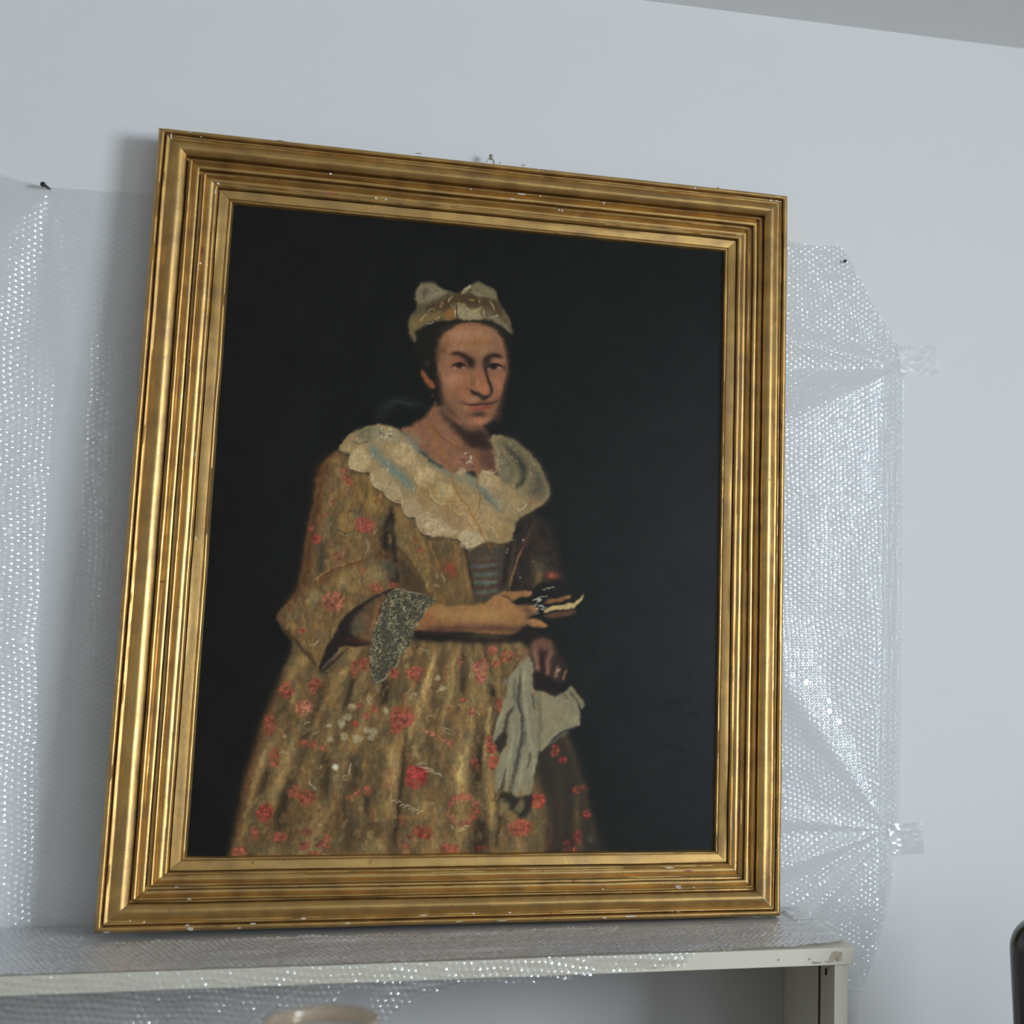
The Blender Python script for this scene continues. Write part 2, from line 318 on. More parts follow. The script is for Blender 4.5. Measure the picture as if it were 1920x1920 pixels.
    def dabs(poly, n, pal, cx, cy, lo, hi, wd, al):
        bx, m = A.mask(poly, 2)
        for k in range(n):
            ix, iy = int(rng.integers(m.shape[1])), int(rng.integers(m.shape[0]))
            if m[iy, ix] < .7: continue
            x, y = ix + bx[0] + PX0, iy + bx[1] + PY0; t = math.atan2(y - cy, x - cx) + .25 * rng.normal(); L = lo + (hi - lo) * rng.random(); c = pal[int(rng.integers(len(pal)))]
            dx, dy = L / 2 * math.cos(t), L / 2 * math.sin(t); q = rng.normal() * L * .12
            st([(x - dx, y - dy), (x - q * math.sin(t), y + q * math.cos(t)), (x + dx, y + dy)], wd * (.6 + .8 * rng.random()), c, 1.3, al * (.5 + rng.random()))
    dabs(SK, 2600, [(132, 106, 64), (118, 98, 62), (84, 66, 42), (62, 50, 36), (120, 80, 48), (104, 94, 66), (138, 114, 74), (74, 58, 38)], 862, 900, 8, 26, 8, .2)
    st([(537, 1254), (519, 1300), (499, 1346), (479, 1408), (464, 1464), (450, 1537), (433, 1606)], 14, (70, 44, 28), 9, .5)
    # dark right side of the skirt, away from the light
    po([(1005, 1380), (1040, 1370), (1075, 1400), (1098, 1470), (1120, 1560), (1150, 1640), (1015, 1640), (1030, 1560), (1020, 1500), (1000, 1450)], (38, 34, 29), 9, .9)
    st([(1045, 1440), (1052, 1500), (1050, 1600)], [14, 16, 12], (54, 45, 34), 5, .6); st([(1084, 1480), (1082, 1540), (1090, 1606)], [10, 14, 9], (86, 72, 46), 4, .6); st([(1008, 1525), (1012, 1570), (1012, 1606)], [12, 18, 22], (96, 80, 50), 5, .7)
    st([(1026, 1545), (1030, 1606)], [10, 12], (66, 40, 32), 4, .6); bl(1108, 1574, 6, 7, (72, 72, 58), .7)
    # ---- right sleeve (in shade)
    po([(985, 960), (1020, 975), (1040, 1010), (1052, 1060), (1058, 1090), (1035, 1105), (985, 1108), (955, 1112), (960, 1040), (975, 990)], (50, 39, 31), 6, 1, .3, 9)
    bl(1010, 1070, 16, 24, (86, 70, 46), .7); st([(1012, 1065), (1010, 1085), (1002, 1102)], 8, (104, 84, 52), 3, .6); bl(1038, 1080, 12, 7, (112, 54, 40), .8); bl(1034, 1078, 6, 5, (140, 68, 50), .8)
    for k in range(16): x, y = 1008 + 12 * rng.standard_normal(), 1055 + 8 * rng.standard_normal(); st([(x, y), (x + 3, y + 2)], 1.2, (120, 106, 80), .8, .5)
    # ---- bodice
    po([(728, 925), (770, 930), (850, 985), (930, 1005), (965, 1000), (962, 1060), (946, 1112), (905, 1138), (830, 1142), (772, 1160), (745, 1140), (738, 1060), (730, 985)], (94, 73, 45), 3, 1, .12, 8)
    po([(735, 946), (762, 962), (790, 1000), (803, 1040), (812, 1085), (806, 1112), (792, 1090), (772, 1060), (748, 1024), (738, 985)], (122, 95, 56), 3, .9, .3, 7)
    po([(746, 1048), (782, 1078), (800, 1112), (790, 1120), (756, 1102), (746, 1075)], (66, 50, 35), 4, .85)
    st([(738, 1020), (762, 1045), (784, 1075)], [5, 4, 2], (58, 43, 30), 2, .7); st([(745, 1005), (755, 1030)], [14, 8], (86, 82, 60), 5, .5)
    po([(806, 1012), (860, 1014), (872, 1036), (880, 1080), (888, 1126), (818, 1134), (812, 1080)], (102, 78, 47), 3, .8, .35, 6, 2)
    st([(806, 1012), (815, 1045), (822, 1066)], 2.6, (134, 98, 58), 1.2, .8); st([(852, 1018), (858, 1050), (866, 1090)], 4, (122, 95, 56), 2, .6); st([(868, 1062), (876, 1095), (882, 1122)], 5, (124, 92, 54), 2, .6)
    bl(834, 1026, 10, 12, (70, 62, 48), .6); bl(842, 1064, 12, 12, (124, 56, 42), .75); bl(850, 1074, 8, 8, (112, 50, 40), .6); bl(780, 1012, 6, 5, (122, 58, 42), .7); bl(787, 1030, 7, 5, (122, 58, 42), .7); bl(800, 1085, 8, 6, (90, 72, 48), .5)
    st([(870, 1022), (878, 1050), (885, 1090), (892, 1128)], [8, 6, 5, 5], (38, 32, 27), 2, .9)
    po([(878, 1034), (950, 1030), (946, 1070), (936, 1116), (894, 1126), (886, 1075)], (62, 54, 44), 2, .95)
    for y, c in [(1046, (78, 66, 50)), (1060, (80, 88, 78)), (1077, (78, 88, 78)), (1091, (84, 96, 86)), (1110, (92, 90, 80))]:
        st([(888, y + 1), (912, y + 1), (934, y - 2)], [7, 9, 6], c, 3, .75)
    for y in (1053, 1066, 1086, 1101, 1114): st([(886, y + 1), (905, y + 2), (936, y - 3)], 2.6, (74, 45, 33), 1.6, .75)
    st([(905, 1098), (925, 1104)], 2, (84, 46, 34), 1, .8)
    st([(968, 975), (958, 1020), (950, 1065), (940, 1112)], [18, 18, 18, 10], (33, 29, 27), 4, .95); st([(944, 1045), (938, 1085), (934, 1108)], 3, (66, 52, 44), 1.5, .6)
    st([(1004, 975), (990, 1003), (978, 1032)], 4, (72, 50, 38), 2, .8); st([(979, 1028), (966, 1064), (954, 1106)], [5, 4, 3], (118, 80, 52), 1.2, .9); st([(990, 1030), (984, 1080)], 10, (40, 33, 29), 4, .8)
    for x, y in [(962, 1011), (953, 1030), (981, 1012), (951, 1036), (975, 1083)]: bl(x, y, 1.5, 1.8, (190, 180, 165), .8)
    # ---- left sleeve
    SL = [(634, 845), (615, 862), (602, 876), (594, 902), (589, 941), (582, 974), (575, 1010), (570, 1051), (562, 1090), (554, 1114), (532, 1139), (520, 1159), (528, 1173), (556, 1207), (580, 1234), (599, 1260), (600, 1246), (612, 1215), (631, 1184), (650, 1154), (678, 1131), (722, 1108), (752, 1098), (748, 1060), (738, 1010), (734, 960), (730, 925), (700, 900), (665, 870)]
    po(SL, (100, 80, 51), 2.2); po(SL, (120, 95, 58), 3, .75, .5, 16, 1.5); po(SL, (80, 64, 44), 3, .7, .5, 13, 2); po(SL, (110, 76, 44), 3, .45, .5, 7)
    st([(632, 850), (606, 880), (597, 920), (592, 960), (584, 1000), (577, 1050), (568, 1092), (545, 1130), (524, 1158)], [14, 22, 18, 14, 16, 18, 14, 14, 10], (76, 46, 28), 7, .8)
    st([(604, 1010), (604, 1050), (600, 1080)], [10, 16, 8], (52, 47, 37), 5, .7); st([(618, 920), (614, 970), (610, 1020)], [10, 8, 8], (116, 104, 76), 5, .4)
    st([(738, 948), (728, 975), (722, 1010), (726, 1045), (735, 1085), (745, 1100)], [6, 12, 22, 24, 12, 8], (34, 30, 26), 5, .95); st([(733, 950), (736, 1000), (741, 1060), (748, 1100)], [4, 8, 12, 14], (33, 29, 25), 3, .9)
    po([(700, 1040), (722, 1030), (738, 1040), (732, 1052), (706, 1052)], (76, 52, 34), 3, .8); po([(690, 1052), (735, 1050), (738, 1085), (705, 1080)], (84, 76, 58), 4, .6)
    po([(655, 905), (690, 885), (712, 925), (728, 940), (716, 965), (680, 945)], (128, 96, 50), 6, .6); st([(690, 900), (688, 920), (691, 942)], 2, (72, 56, 36), 1.2, .6)
    po([(640, 960), (652, 935), (668, 935), (660, 955), (668, 972), (664, 990), (648, 996), (636, 985)], (128, 101, 58), 3, .6); st([(648, 963), (660, 956), (668, 962), (670, 974)], [3, 6, 4], (64, 58, 46), 1.8, .7); st([(633, 992), (645, 1000), (660, 997), (668, 988)], 1.8, (60, 50, 36), 1, .7)
    st([(630, 995), (645, 1003), (658, 1000)], 1.2, (150, 132, 96), .8, .5); st([(687, 1008), (690, 1022), (689, 1034)], [4, 6, 3], (140, 120, 84), 1.5, .7); st([(700, 1000), (710, 992)], 2, (146, 130, 96), 1, .7)
    st([(584, 1090), (606, 1076), (625, 1064), (650, 1057), (690, 1042)], [2, 3, 2.5, 2.5, 2], (142, 110, 68), 1, .75); st([(590, 1096), (612, 1076), (640, 1064), (668, 1056), (694, 1048)], [3, 8, 8, 8, 6], (84, 54, 32), 2, .75)
    st([(582, 1100), (600, 1092), (630, 1075)], [12, 14, 6], (82, 54, 34), 4, .6); po([(640, 1075), (690, 1062), (720, 1075), (690, 1100), (650, 1110), (630, 1095)], (128, 103, 62), 6, .6)
    po([(582, 1112), (592, 1108), (606, 1118), (596, 1130), (574, 1132)], (130, 114, 76), 3, .6); po([(702, 1072), (716, 1076), (710, 1090), (698, 1092)], (132, 108, 72), 2, .6); st([(642, 1080), (640, 1105)], [8, 5], (136, 116, 76), 3, .5)
    st([(525, 1168), (556, 1204), (578, 1230), (598, 1258)], [6, 8, 6, 4], (52, 40, 29), 2.5, .75); bl(597, 1198, 7, 6, (124, 92, 70), .5)
    dabs(SL, 900, [(130, 104, 62), (84, 66, 42), (112, 78, 46), (70, 55, 38), (120, 106, 72), (98, 66, 40)], 690, 560, 6, 20, 4, .28)
    # cuff opening with its lining
    po([(598, 1258), (611, 1217), (630, 1185), (649, 1155), (677, 1132), (722, 1109), (738, 1105), (720, 1128), (708, 1165), (699, 1206), (664, 1212), (640, 1214), (618, 1244)], (35, 29, 26), 1.5)
    po([(658, 1178), (672, 1150), (700, 1124), (724, 1114), (712, 1146), (703, 1180), (698, 1204), (670, 1198)], (98, 74, 48), 2.5, .95, .2, 6); bl(672, 1172, 13, 16, (86, 80, 60), .7); st([(716, 1120), (703, 1155), (697, 1190)], [7, 8, 6], (126, 84, 48), 2, .7)
    st([(650, 1198), (672, 1203), (696, 1205)], [6, 8, 6], (62, 34, 30), 3, .7); st([(603, 1256), (616, 1240), (640, 1216)], [3, 6, 2], (104, 84, 64), 1.5, .8); st([(600, 1262), (618, 1248), (650, 1218)], [3, 4, 3], (32, 28, 25), 2, .8)
    age(1.0)
    # ---- neck and chest
    po([(822, 750), (811, 763), (792, 783), (772, 797), (753, 808), (790, 850), (835, 888), (865, 890), (886, 884), (896, 896), (906, 882), (930, 888), (932, 848), (918, 818), (905, 800), (870, 780)], (127, 86, 61), 2.2, 1, .08, 9)
    bl(845, 815, 16, 14, (136, 90, 64), .5); bl(870, 862, 24, 14, (130, 88, 64), .5); po([(905, 830), (925, 830), (932, 870), (926, 886), (905, 878), (898, 850)], (74, 50, 40), 5, .8)
    po([(824, 764), (842, 782), (860, 796), (882, 806), (905, 805), (918, 817), (925, 838), (900, 842), (880, 835), (862, 818), (846, 800), (832, 784)], (44, 33, 28), 4, .95); bl(890, 826, 18, 12, (42, 31, 27), .8); bl(866, 846, 16, 8, (98, 68, 50), .5)
    st([(806, 768), (792, 785), (770, 800)], [5, 5, 3], (70, 46, 32), 3, .55)
    # ---- kerchief and lace collar
    KC = [(664, 810), (636, 841), (657, 848), (655, 877), (691, 885), (698, 905), (720, 925), (734, 937), (753, 944), (763, 963), (780, 970), (785, 989), (804, 1004), (828, 1006), (859, 1011), (883, 1025), (904, 1018), (919, 1015), (943, 1018), (959, 1011), (967, 980), (993, 960), (1022, 941), (1029, 917), (1012, 874), (988, 845), (955, 822), (921, 817), (931, 848), (928, 874), (935, 893), (905, 882), (893, 896), (864, 885), (835, 884), (792, 848), (753, 810), (734, 801), (708, 796)]
    po([(x + 1, y + 6) for x, y in KC], (52, 41, 30), 3, .7); po(KC, (136, 111, 74), 1.4); po(KC, (152, 124, 82), 2, .6, .5, 14); po(KC, (116, 98, 70), 2, .55, .5, 9)
    po([(935, 820), (958, 822), (990, 846), (1014, 876), (1030, 915), (1018, 940), (990, 930), (975, 905), (960, 870), (945, 845)], (84, 76, 56), 5, .8); st([(945, 832), (968, 858), (982, 880), (978, 905), (962, 915)], [4, 10, 12, 14, 6], (44, 45, 38), 4, .85)
    po([(930, 822), (945, 848), (962, 868), (968, 892), (955, 912), (938, 898), (934, 872)], (88, 80, 60), 3, .85); st([(948, 826), (975, 842), (1000, 868), (1018, 902)], [6, 8, 8, 6], (104, 94, 66), 4, .5); st([(1006, 884), (1010, 912), (1000, 930)], [6, 14, 12], (62, 62, 50), 4, .7); st([(994, 886), (985, 908), (968, 922)], [10, 8, 10], (126, 110, 76), 4, .6); st([(1008, 922), (1000, 940), (988, 950)], [7, 9, 8], (116, 84, 62), 3, .7)
    for x, y in [(921, 826), (928, 845), (933, 862), (936, 884), (946, 890), (932, 852), (940, 868), (950, 878)]: A.lace(x, y, 6, (128, 116, 84), .5)
    TEAL = (92, 106, 96)
    st([(693, 829), (706, 850), (733, 878), (757, 899), (778, 924)], [10, 15, 17, 16, 8], TEAL, 3, .9); st([(753, 810), (777, 836), (804, 861), (835, 883), (866, 902)], [9, 9, 10, 9, 8], (98, 104, 90), 2.5, .85)
    st([(784, 842), (806, 862), (832, 878)], [4, 8, 3], (48, 48, 42), 1.8, .85); st([(866, 888), (890, 905), (915, 930), (940, 955)], [12, 16, 14, 8], (98, 106, 92), 5, .7); st([(905, 925), (925, 945), (940, 962)], [4, 6, 4], (74, 86, 80), 2, .7); st([(764, 812), (790, 830)], [14, 8], (112, 104, 78), 4, .6); st([(992, 946), (968, 966), (964, 985)], [10, 14, 10], (104, 90, 62), 5, .55)
    st([(660, 828), (676, 832), (692, 828)], 2.6, (58, 66, 62), 1.2, .7); po([(670, 806), (700, 800), (712, 806), (700, 824), (676, 824)], (88, 86, 68), 4, .75)
    for x, y, r, c in [(674, 862, 21, (178, 154, 114)), (650, 843, 9, (152, 126, 86)), (712, 897, 19, (154, 134, 100)), (738, 922, 15, (154, 136, 102)), (712, 816, 16, (146, 130, 100)), (735, 818, 14, (138, 126, 98)), (726, 840, 12, (140, 118, 78)), (755, 852, 22, (174, 147, 107)), (775, 870, 14, (156, 128, 92)), (797, 894, 19, (180, 154, 112)), (828, 924, 21, (174, 144, 96)), (770, 951, 18, (154, 132, 100)), (795, 975, 16, (160, 136, 104)), (815, 988, 18, (182, 156, 120)), (840, 996, 15, (164, 140, 106)), (880, 1010, 19, (180, 165, 130)), (900, 1010, 12, (160, 138, 102)), (914, 900, 17, (168, 143, 106)), (928, 918, 12, (154, 126, 94)), (904, 968, 22, (158, 128, 86)), (925, 985, 16, (152, 122, 80)), (943, 1002, 15, (132, 103, 62)), (862, 948, 18, (156, 124, 80)), (882, 980, 18, (146, 114, 74)), (866, 884, 8, (158, 132, 98)), (842, 952, 20, (132, 100, 62)), (800, 926, 24, (128, 100, 62)), (852, 978, 14, (124, 98, 68)), (935, 945, 14, (128, 118, 90))]: A.lace(x, y, r, c, .72)
    for pts in [[(655, 856), (657, 874), (672, 882), (690, 884)], [(698, 892), (700, 906), (718, 922)], [(720, 925), (735, 938), (753, 944)], [(753, 930), (756, 952), (766, 966), (780, 970)], [(778, 964), (784, 988), (800, 1003), (828, 1006)], [(777, 890), (782, 906), (800, 913)], [(806, 915), (812, 936), (828, 945), (850, 944)], [(850, 952), (858, 962), (874, 966), (886, 985), (896, 992)], [(858, 1008), (870, 1020), (884, 1025), (904, 1018)], [(918, 984), (928, 996), (934, 1008)], [(905, 880), (918, 888), (930, 884)], [(968, 960), (982, 954), (990, 944)]]:
        st(pts, 1.6, (196, 172, 132), .9, .65)
    for k in range(130):
        x, y = 778 + rng.random() * 130, 955 + rng.random() * 62
        if abs((y - 955) - (x - 778) * .42 - 22) < 16: bl(x, y, 1.2, 1.0, (205, 180, 150) if rng.random() < .6 else (78, 58, 44), .6)
    for k in range(26): x, y = 708 + 26 * rng.random(), 800 + 22 * rng.random(); st([(x, y), (x + 4, y + 3)], 1.5, (196, 188, 160) if k % 2 else (54, 50, 42), .9, .6)
    dabs(KC, 700, [(172, 148, 108), (158, 132, 92), (118, 98, 68), (186, 164, 124), (134, 112, 78), (110, 108, 88)], 760, 700, 3, 9, 2.4, .34)
    # chains and pendant
    G = (134, 84, 38)
    st([(800, 782), (808, 800), (820, 829), (840, 874), (854, 917), (870, 942), (884, 962), (895, 985), (911, 1015), (924, 1037)], 2.4, G, 1, .85); st([(897, 843), (894, 893), (900, 939), (888, 972)], 2.2, (118, 76, 42), 1, .75); st([(806, 795), (816, 806), (828, 819), (852, 836), (878, 845)], 2.4, (104, 66, 36), 1.2, .75); st([(810, 800), (822, 822)], 3, (120, 76, 40), 1.2, .5)
    for k in range(16): x, y = 878 + 5 * rng.standard_normal(), 860 + 6 * rng.standard_normal(); bl(x, y, 1.6, 1.4, (196, 188, 164) if k % 3 else (46, 36, 32), .8)
    for x, y in [(866, 862), (870, 868), (886, 874), (878, 852)]: bl(x, y, 2.6, 2, (58, 42, 36), .7)
    # ---- head: hair, cap, ear, face
    po([(778, 622), (800, 607), (850, 598), (910, 597), (940, 608), (957, 626), (955, 690), (940, 700), (830, 760), (815, 750), (795, 720), (783, 680), (776, 645)], (28, 26, 22), 3)
    po([(777, 640), (769, 628), (765, 606), (771, 590), (782, 575), (778, 561), (779, 544), (789, 531), (802, 529), (817, 531), (827, 540), (845, 547), (857, 549), (870, 542), (883, 534), (898, 527), (911, 535), (927, 545), (934, 560), (943, 578), (955, 598), (961, 618), (958, 627), (950, 618), (934, 607), (908, 599), (882, 600), (857, 599), (835, 601), (808, 606), (792, 614), (779, 623), (781, 636)], (92, 79, 56), 1.6, 1, .15, 5)
    po([(789, 533), (802, 531), (816, 533), (828, 542), (843, 548), (826, 556), (806, 566), (786, 571), (780, 556), (781, 544)], (116, 104, 80), 1.6, .9, .25, 4); bl(797, 546, 4, 8, (72, 58, 42), .7, 15); st([(784, 566), (781, 550), (790, 534)], 2.4, (130, 116, 88), 1.2, .6); st([(800, 562), (815, 552), (835, 548)], 5, (132, 120, 94), 2, .5)
    po([(876, 544), (886, 535), (898, 529), (912, 537), (928, 548), (933, 562), (915, 560), (898, 553), (884, 546)], (110, 99, 72), 1.6, .95, .2, 4); st([(864, 551), (874, 543), (884, 536)], [5, 6, 4], (150, 138, 104), 1, .85); st([(882, 546), (894, 552), (912, 558)], [3, 5, 2], (140, 128, 96), 1.6, .6); bl(880, 543, 2, 2, (40, 34, 28), .8)
    po([(798, 574), (820, 566), (838, 558), (852, 553), (876, 549), (900, 557), (930, 562), (942, 584), (937, 594), (912, 576), (884, 574), (852, 576), (830, 588), (806, 588)], (64, 48, 32), 2, .95, .2, 5)
    po([(858, 577), (872, 575), (886, 580), (904, 574), (900, 588), (906, 596), (880, 599), (861, 596)], (150, 133, 96), 1.2, .95, .25, 3); po([(771, 596), (796, 587), (828, 582), (834, 590), (822, 598), (800, 604), (780, 616), (770, 626), (767, 608)], (116, 92, 54), 1.6, .85, .3, 4)
    po([(836, 582), (852, 578), (854, 596), (836, 599)], (122, 82, 46), 1.5, .8); po([(852, 570), (868, 568), (876, 572), (860, 575)], (140, 120, 82), 1.2, .7); st([(880, 562), (890, 563)], 4, (140, 104, 54), 1.2, .8); po([(910, 594), (930, 594), (952, 612), (956, 622), (934, 608)], (112, 100, 74), 1.6, .7)
    for pts, w, c in [([(840, 567), (844, 560), (850, 556)], 2, (176, 160, 124)), ([(826, 577), (829, 565)], 2.4, (150, 122, 78)), ([(853, 580), (854, 594)], 1.8, (205, 186, 150)), ([(907, 582), (910, 594)], 2.2, (196, 160, 126)), ([(919, 565), (924, 573), (927, 584)], 2.2, (158, 138, 104)), ([(899, 560), (900, 568)], 2, (150, 136, 100)), ([(800, 584), (808, 579), (816, 582)], 1.6, (176, 172, 146)), ([(787, 603), (792, 596), (798, 590)], 2.2, (160, 134, 84)), ([(798, 605), (806, 606), (814, 602)], 1.4, (170, 160, 140)), ([(816, 598), (826, 594)], 2, (160, 140, 94)), ([(930, 590), (937, 592)], 2.6, (176, 164, 136)), ([(920, 596), (935, 592)], 1.5, (150, 136, 104)), ([(773, 616), (775, 628), (778, 638)], 3, (108, 90, 56)), ([(846, 572), (854, 577)], 1.6, (170, 146, 104)), ([(856, 566), (858, 600)], 1.4, (50, 38, 28)), ([(944, 582), (953, 598), (959, 616)], 2, (98, 78, 54))]: st(pts, w * 1.25, c, 1.2, .62)
    po([(791, 692), (797, 699), (806, 711), (815, 721), (813, 729), (805, 727), (797, 716), (791, 704)], (128, 72, 45), 1.6, .95); bl(801, 681, 4, 5, (64, 42, 36), .7); st([(793, 697), (803, 709)], 3, (120, 78, 56), 1.5, .6); bl(810, 742, 1.6, 2, (120, 112, 92), .5)
    FC = [(828, 634), (838, 623), (852, 612), (868, 606), (890, 605), (912, 610), (928, 618), (939, 630), (946, 646), (950, 664), (952, 686), (951, 703), (946, 720), (941, 743), (936, 761), (928, 779), (915, 793), (899, 800), (882, 797), (866, 788), (849, 775), (836, 763), (829, 749), (827, 732), (825, 715), (821, 697), (819, 680), (820, 663), (824, 645)]
    po(FC, (126, 85, 60), 2.2)
    bl(864, 628, 26, 15, (156, 111, 80), .85); bl(905, 625, 22, 13, (148, 106, 74), .75); bl(885, 650, 28, 10, (138, 100, 68), .6); bl(930, 645, 12, 18, (122, 88, 66), .6); bl(828, 640, 8, 8, (136, 98, 58), .5); bl(830, 656, 9, 12, (84, 60, 42), .75); bl(895, 643, 22, 6, (122, 84, 44), .55); bl(911, 624, 3, 5, (108, 76, 42), .6)
    bl(860, 655, 18, 4, (146, 108, 78), .5); bl(905, 663, 8, 10, (136, 102, 72), .6); bl(848, 712, 17, 14, (158, 110, 82), .85); bl(866, 728, 18, 16, (134, 82, 54), .6); bl(835, 690, 10, 10, (130, 84, 58), .4)
    po([(893, 690), (903, 688), (911, 708), (918, 730), (916, 738), (903, 738), (892, 730), (889, 716)], (140, 88, 62), 3, .8); bl(907, 732, 8, 7, (154, 92, 64), .7); bl(897, 722, 5, 10, (148, 98, 72), .5); bl(933, 722, 9, 16, (150, 92, 70), .7); bl(934, 740, 7, 12, (142, 84, 62), .55); bl(924, 710, 5, 12, (134, 96, 70), .6)
    st([(880, 702), (886, 712), (887, 724)], [3, 8, 4], (104, 70, 44), 3, .6); bl(878, 705, 8, 12, (138, 98, 62), .35)
    # shading of the far side and jaw
    st([(945, 640), (952, 672), (953, 700), (946, 728), (941, 752), (932, 776), (916, 795)], [5, 4, 5, 7, 8, 9, 6], (60, 43, 33), 3, .7); st([(821, 700), (826, 728), (831, 750), (844, 770), (862, 786)], [6, 9, 9, 7, 4], (58, 43, 33), 3.5, .75); bl(846, 757, 12, 12, (106, 78, 58), .6); bl(860, 772, 12, 8, (100, 73, 53), .5); st([(821, 650), (820, 680)], [8, 7], (70, 50, 36), 4, .7); bl(926, 772, 8, 12, (104, 74, 52), .5)
    # eyes
    bl(868, 680, 18, 9, (92, 60, 45), .8); bl(883, 681, 8, 11, (44, 33, 31), .97); bl(914, 680, 8, 11, (46, 34, 30), .95); bl(931, 677, 10, 4, (146, 100, 72), .85); bl(856, 676, 9, 4, (130, 78, 58), .7)
    st([(845, 664), (853, 662.5), (863, 664), (873, 669), (881, 676), (886, 684)], [4, 8, 10, 11, 11, 9], (40, 29, 25), 1.7, 1.0); st([(909, 680), (912, 672), (920, 667.5), (931, 667), (943, 671)], [9, 10, 10, 9, 6], (42, 31, 26), 1.7, 1.0)
    bl(858, 690.5, 9, 2.8, (130, 90, 70), .85); bl(866, 689.5, 4, 2.4, (112, 88, 76), .6); st([(846, 688), (852, 683.5), (860, 681.5), (868, 683.5), (874, 688)], [2, 4, 5, 4.5, 2], (38, 27, 23), 1.4, .95); bl(861, 685.5, 6.2, 4.8, (32, 23, 20), .97, 0, 5); bl(854, 691, 2.0, 1.5, (170, 126, 104), .8); bl(869, 689, 1.6, 1.4, (150, 132, 120), .75); st([(847, 693), (857, 696), (870, 693)], 2, (128, 74, 54), 1.3, .7)
    bl(924, 691, 11, 3, (128, 94, 76), .85); st([(910, 691), (917, 686), (925, 683.5), (934, 684.5), (943, 689)], [2, 4, 5, 5, 3], (36, 26, 23), 1.4, .95); bl(926, 688, 6.4, 4.8, (28, 22, 20), .97, 0, 5); bl(914, 692.5, 1.8, 1.6, (150, 116, 98), .75); bl(935.5, 690.5, 1.6, 2.0, (160, 132, 114), .8); st([(913, 697), (924, 698), (938, 694)], 1.8, (122, 74, 54), 1.2, .7); bl(922, 703, 9, 3, (104, 70, 50), .5); bl(866, 700, 12, 3, (120, 76, 52), .5); bl(946, 690, 3, 8, (48, 36, 30), .7)
    # nose
    st([(908, 682), (910, 692), (914, 708), (919, 722), (921.5, 732), (920, 742)], [8, 6, 5, 5, 5, 4], (40, 29, 24), 1.8, .95); st([(881, 729), (887, 736), (897, 740), (906, 746), (914, 744), (920, 739)], [2, 7, 8, 9, 6, 3], (34, 26, 23), 1.7, .97); bl(906, 748, 6, 4, (34, 25, 23), .85); bl(876, 729, 4, 2.4, (98, 60, 46), .6)
    # mouth and chin
    bl(890, 749, 12, 5, (146, 108, 74), .75); bl(866, 752.5, 4, 3, (84, 64, 54), .6); bl(909, 754, 12, 4, (104, 62, 48), .6); bl(931, 751, 6, 5, (60, 44, 38), .75); bl(924, 748, 8, 4, (112, 76, 58), .4)
    po([(876, 760), (890, 761), (905, 762), (918, 760), (914, 766), (904, 770), (893, 772), (883, 768)], (128, 64, 50), 1.8, .92); bl(891, 764, 6, 2, (146, 76, 58), .7); bl(914, 764, 8, 4, (92, 48, 40), .6)
    st([(866, 756), (875, 758), (888, 759.5), (899, 757.5), (912, 758), (923, 756), (931, 752)], [3, 3.4, 3, 3.6, 4, 4, 3], (48, 31, 27), 1.5, .9); bl(874, 764, 6, 4, (136, 102, 70), .6); bl(842, 772, 14, 20, (86, 63, 47), .5); bl(932, 772, 9, 20, (78, 55, 42), .5); bl(866, 755, 7, 5, (88, 66, 54), .5); bl(897, 777, 15, 5.5, (56, 40, 36), .92); bl(880, 778, 10, 5, (98, 70, 50), .6); bl(897, 789, 14, 6, (158, 98, 70), .95); bl(897, 800, 18, 3, (84, 56, 42), .5); bl(872, 784, 8, 6, (110, 78, 56), .6)
    # ---- forearm, hand and small book
    po([(800, 1182), (850, 1188), (905, 1194), (955, 1192), (990, 1178), (1010, 1185), (1000, 1200), (950, 1206), (880, 1206), (800, 1200), (770, 1196), (776, 1180)], (30, 26, 23), 4, .95)
    po([(1006, 1096), (1030, 1090), (1052, 1088), (1066, 1104), (1088, 1112), (1080, 1140), (1040, 1158), (1004, 1160), (994, 1130)], (27, 25, 23), 3, .95)
    po([(814, 1134), (842, 1136), (872, 1135), (903, 1133), (920, 1122), (937, 1112), (953, 1108), (970, 1109), (987, 1107), (997, 1111), (995, 1117), (980, 1119), (967, 1124), (961, 1129), (970, 1132), (987, 1133), (1004, 1135), (1007, 1146), (997, 1154), (989, 1160), (1007, 1161), (1022, 1168), (1026, 1175), (1007, 1177), (988, 1173), (975, 1182), (950, 1190), (900, 1187), (850, 1184), (800, 1182), (774, 1180), (784, 1160), (798, 1145)], (138, 97, 58), 1.6, 1, .08, 8)
    bl(850, 1152, 40, 9, (150, 112, 68), .7); bl(915, 1152, 30, 13, (156, 116, 68), .75); bl(955, 1140, 18, 12, (146, 102, 62), .6); st([(776, 1180), (830, 1180), (880, 1178), (920, 1178), (960, 1180), (990, 1172)], [12, 14, 12, 12, 14, 6], (72, 46, 36), 5, .8); bl(800, 1160, 16, 14, (126, 74, 46), .6); bl(884, 1172, 14, 6, (120, 84, 74), .5)
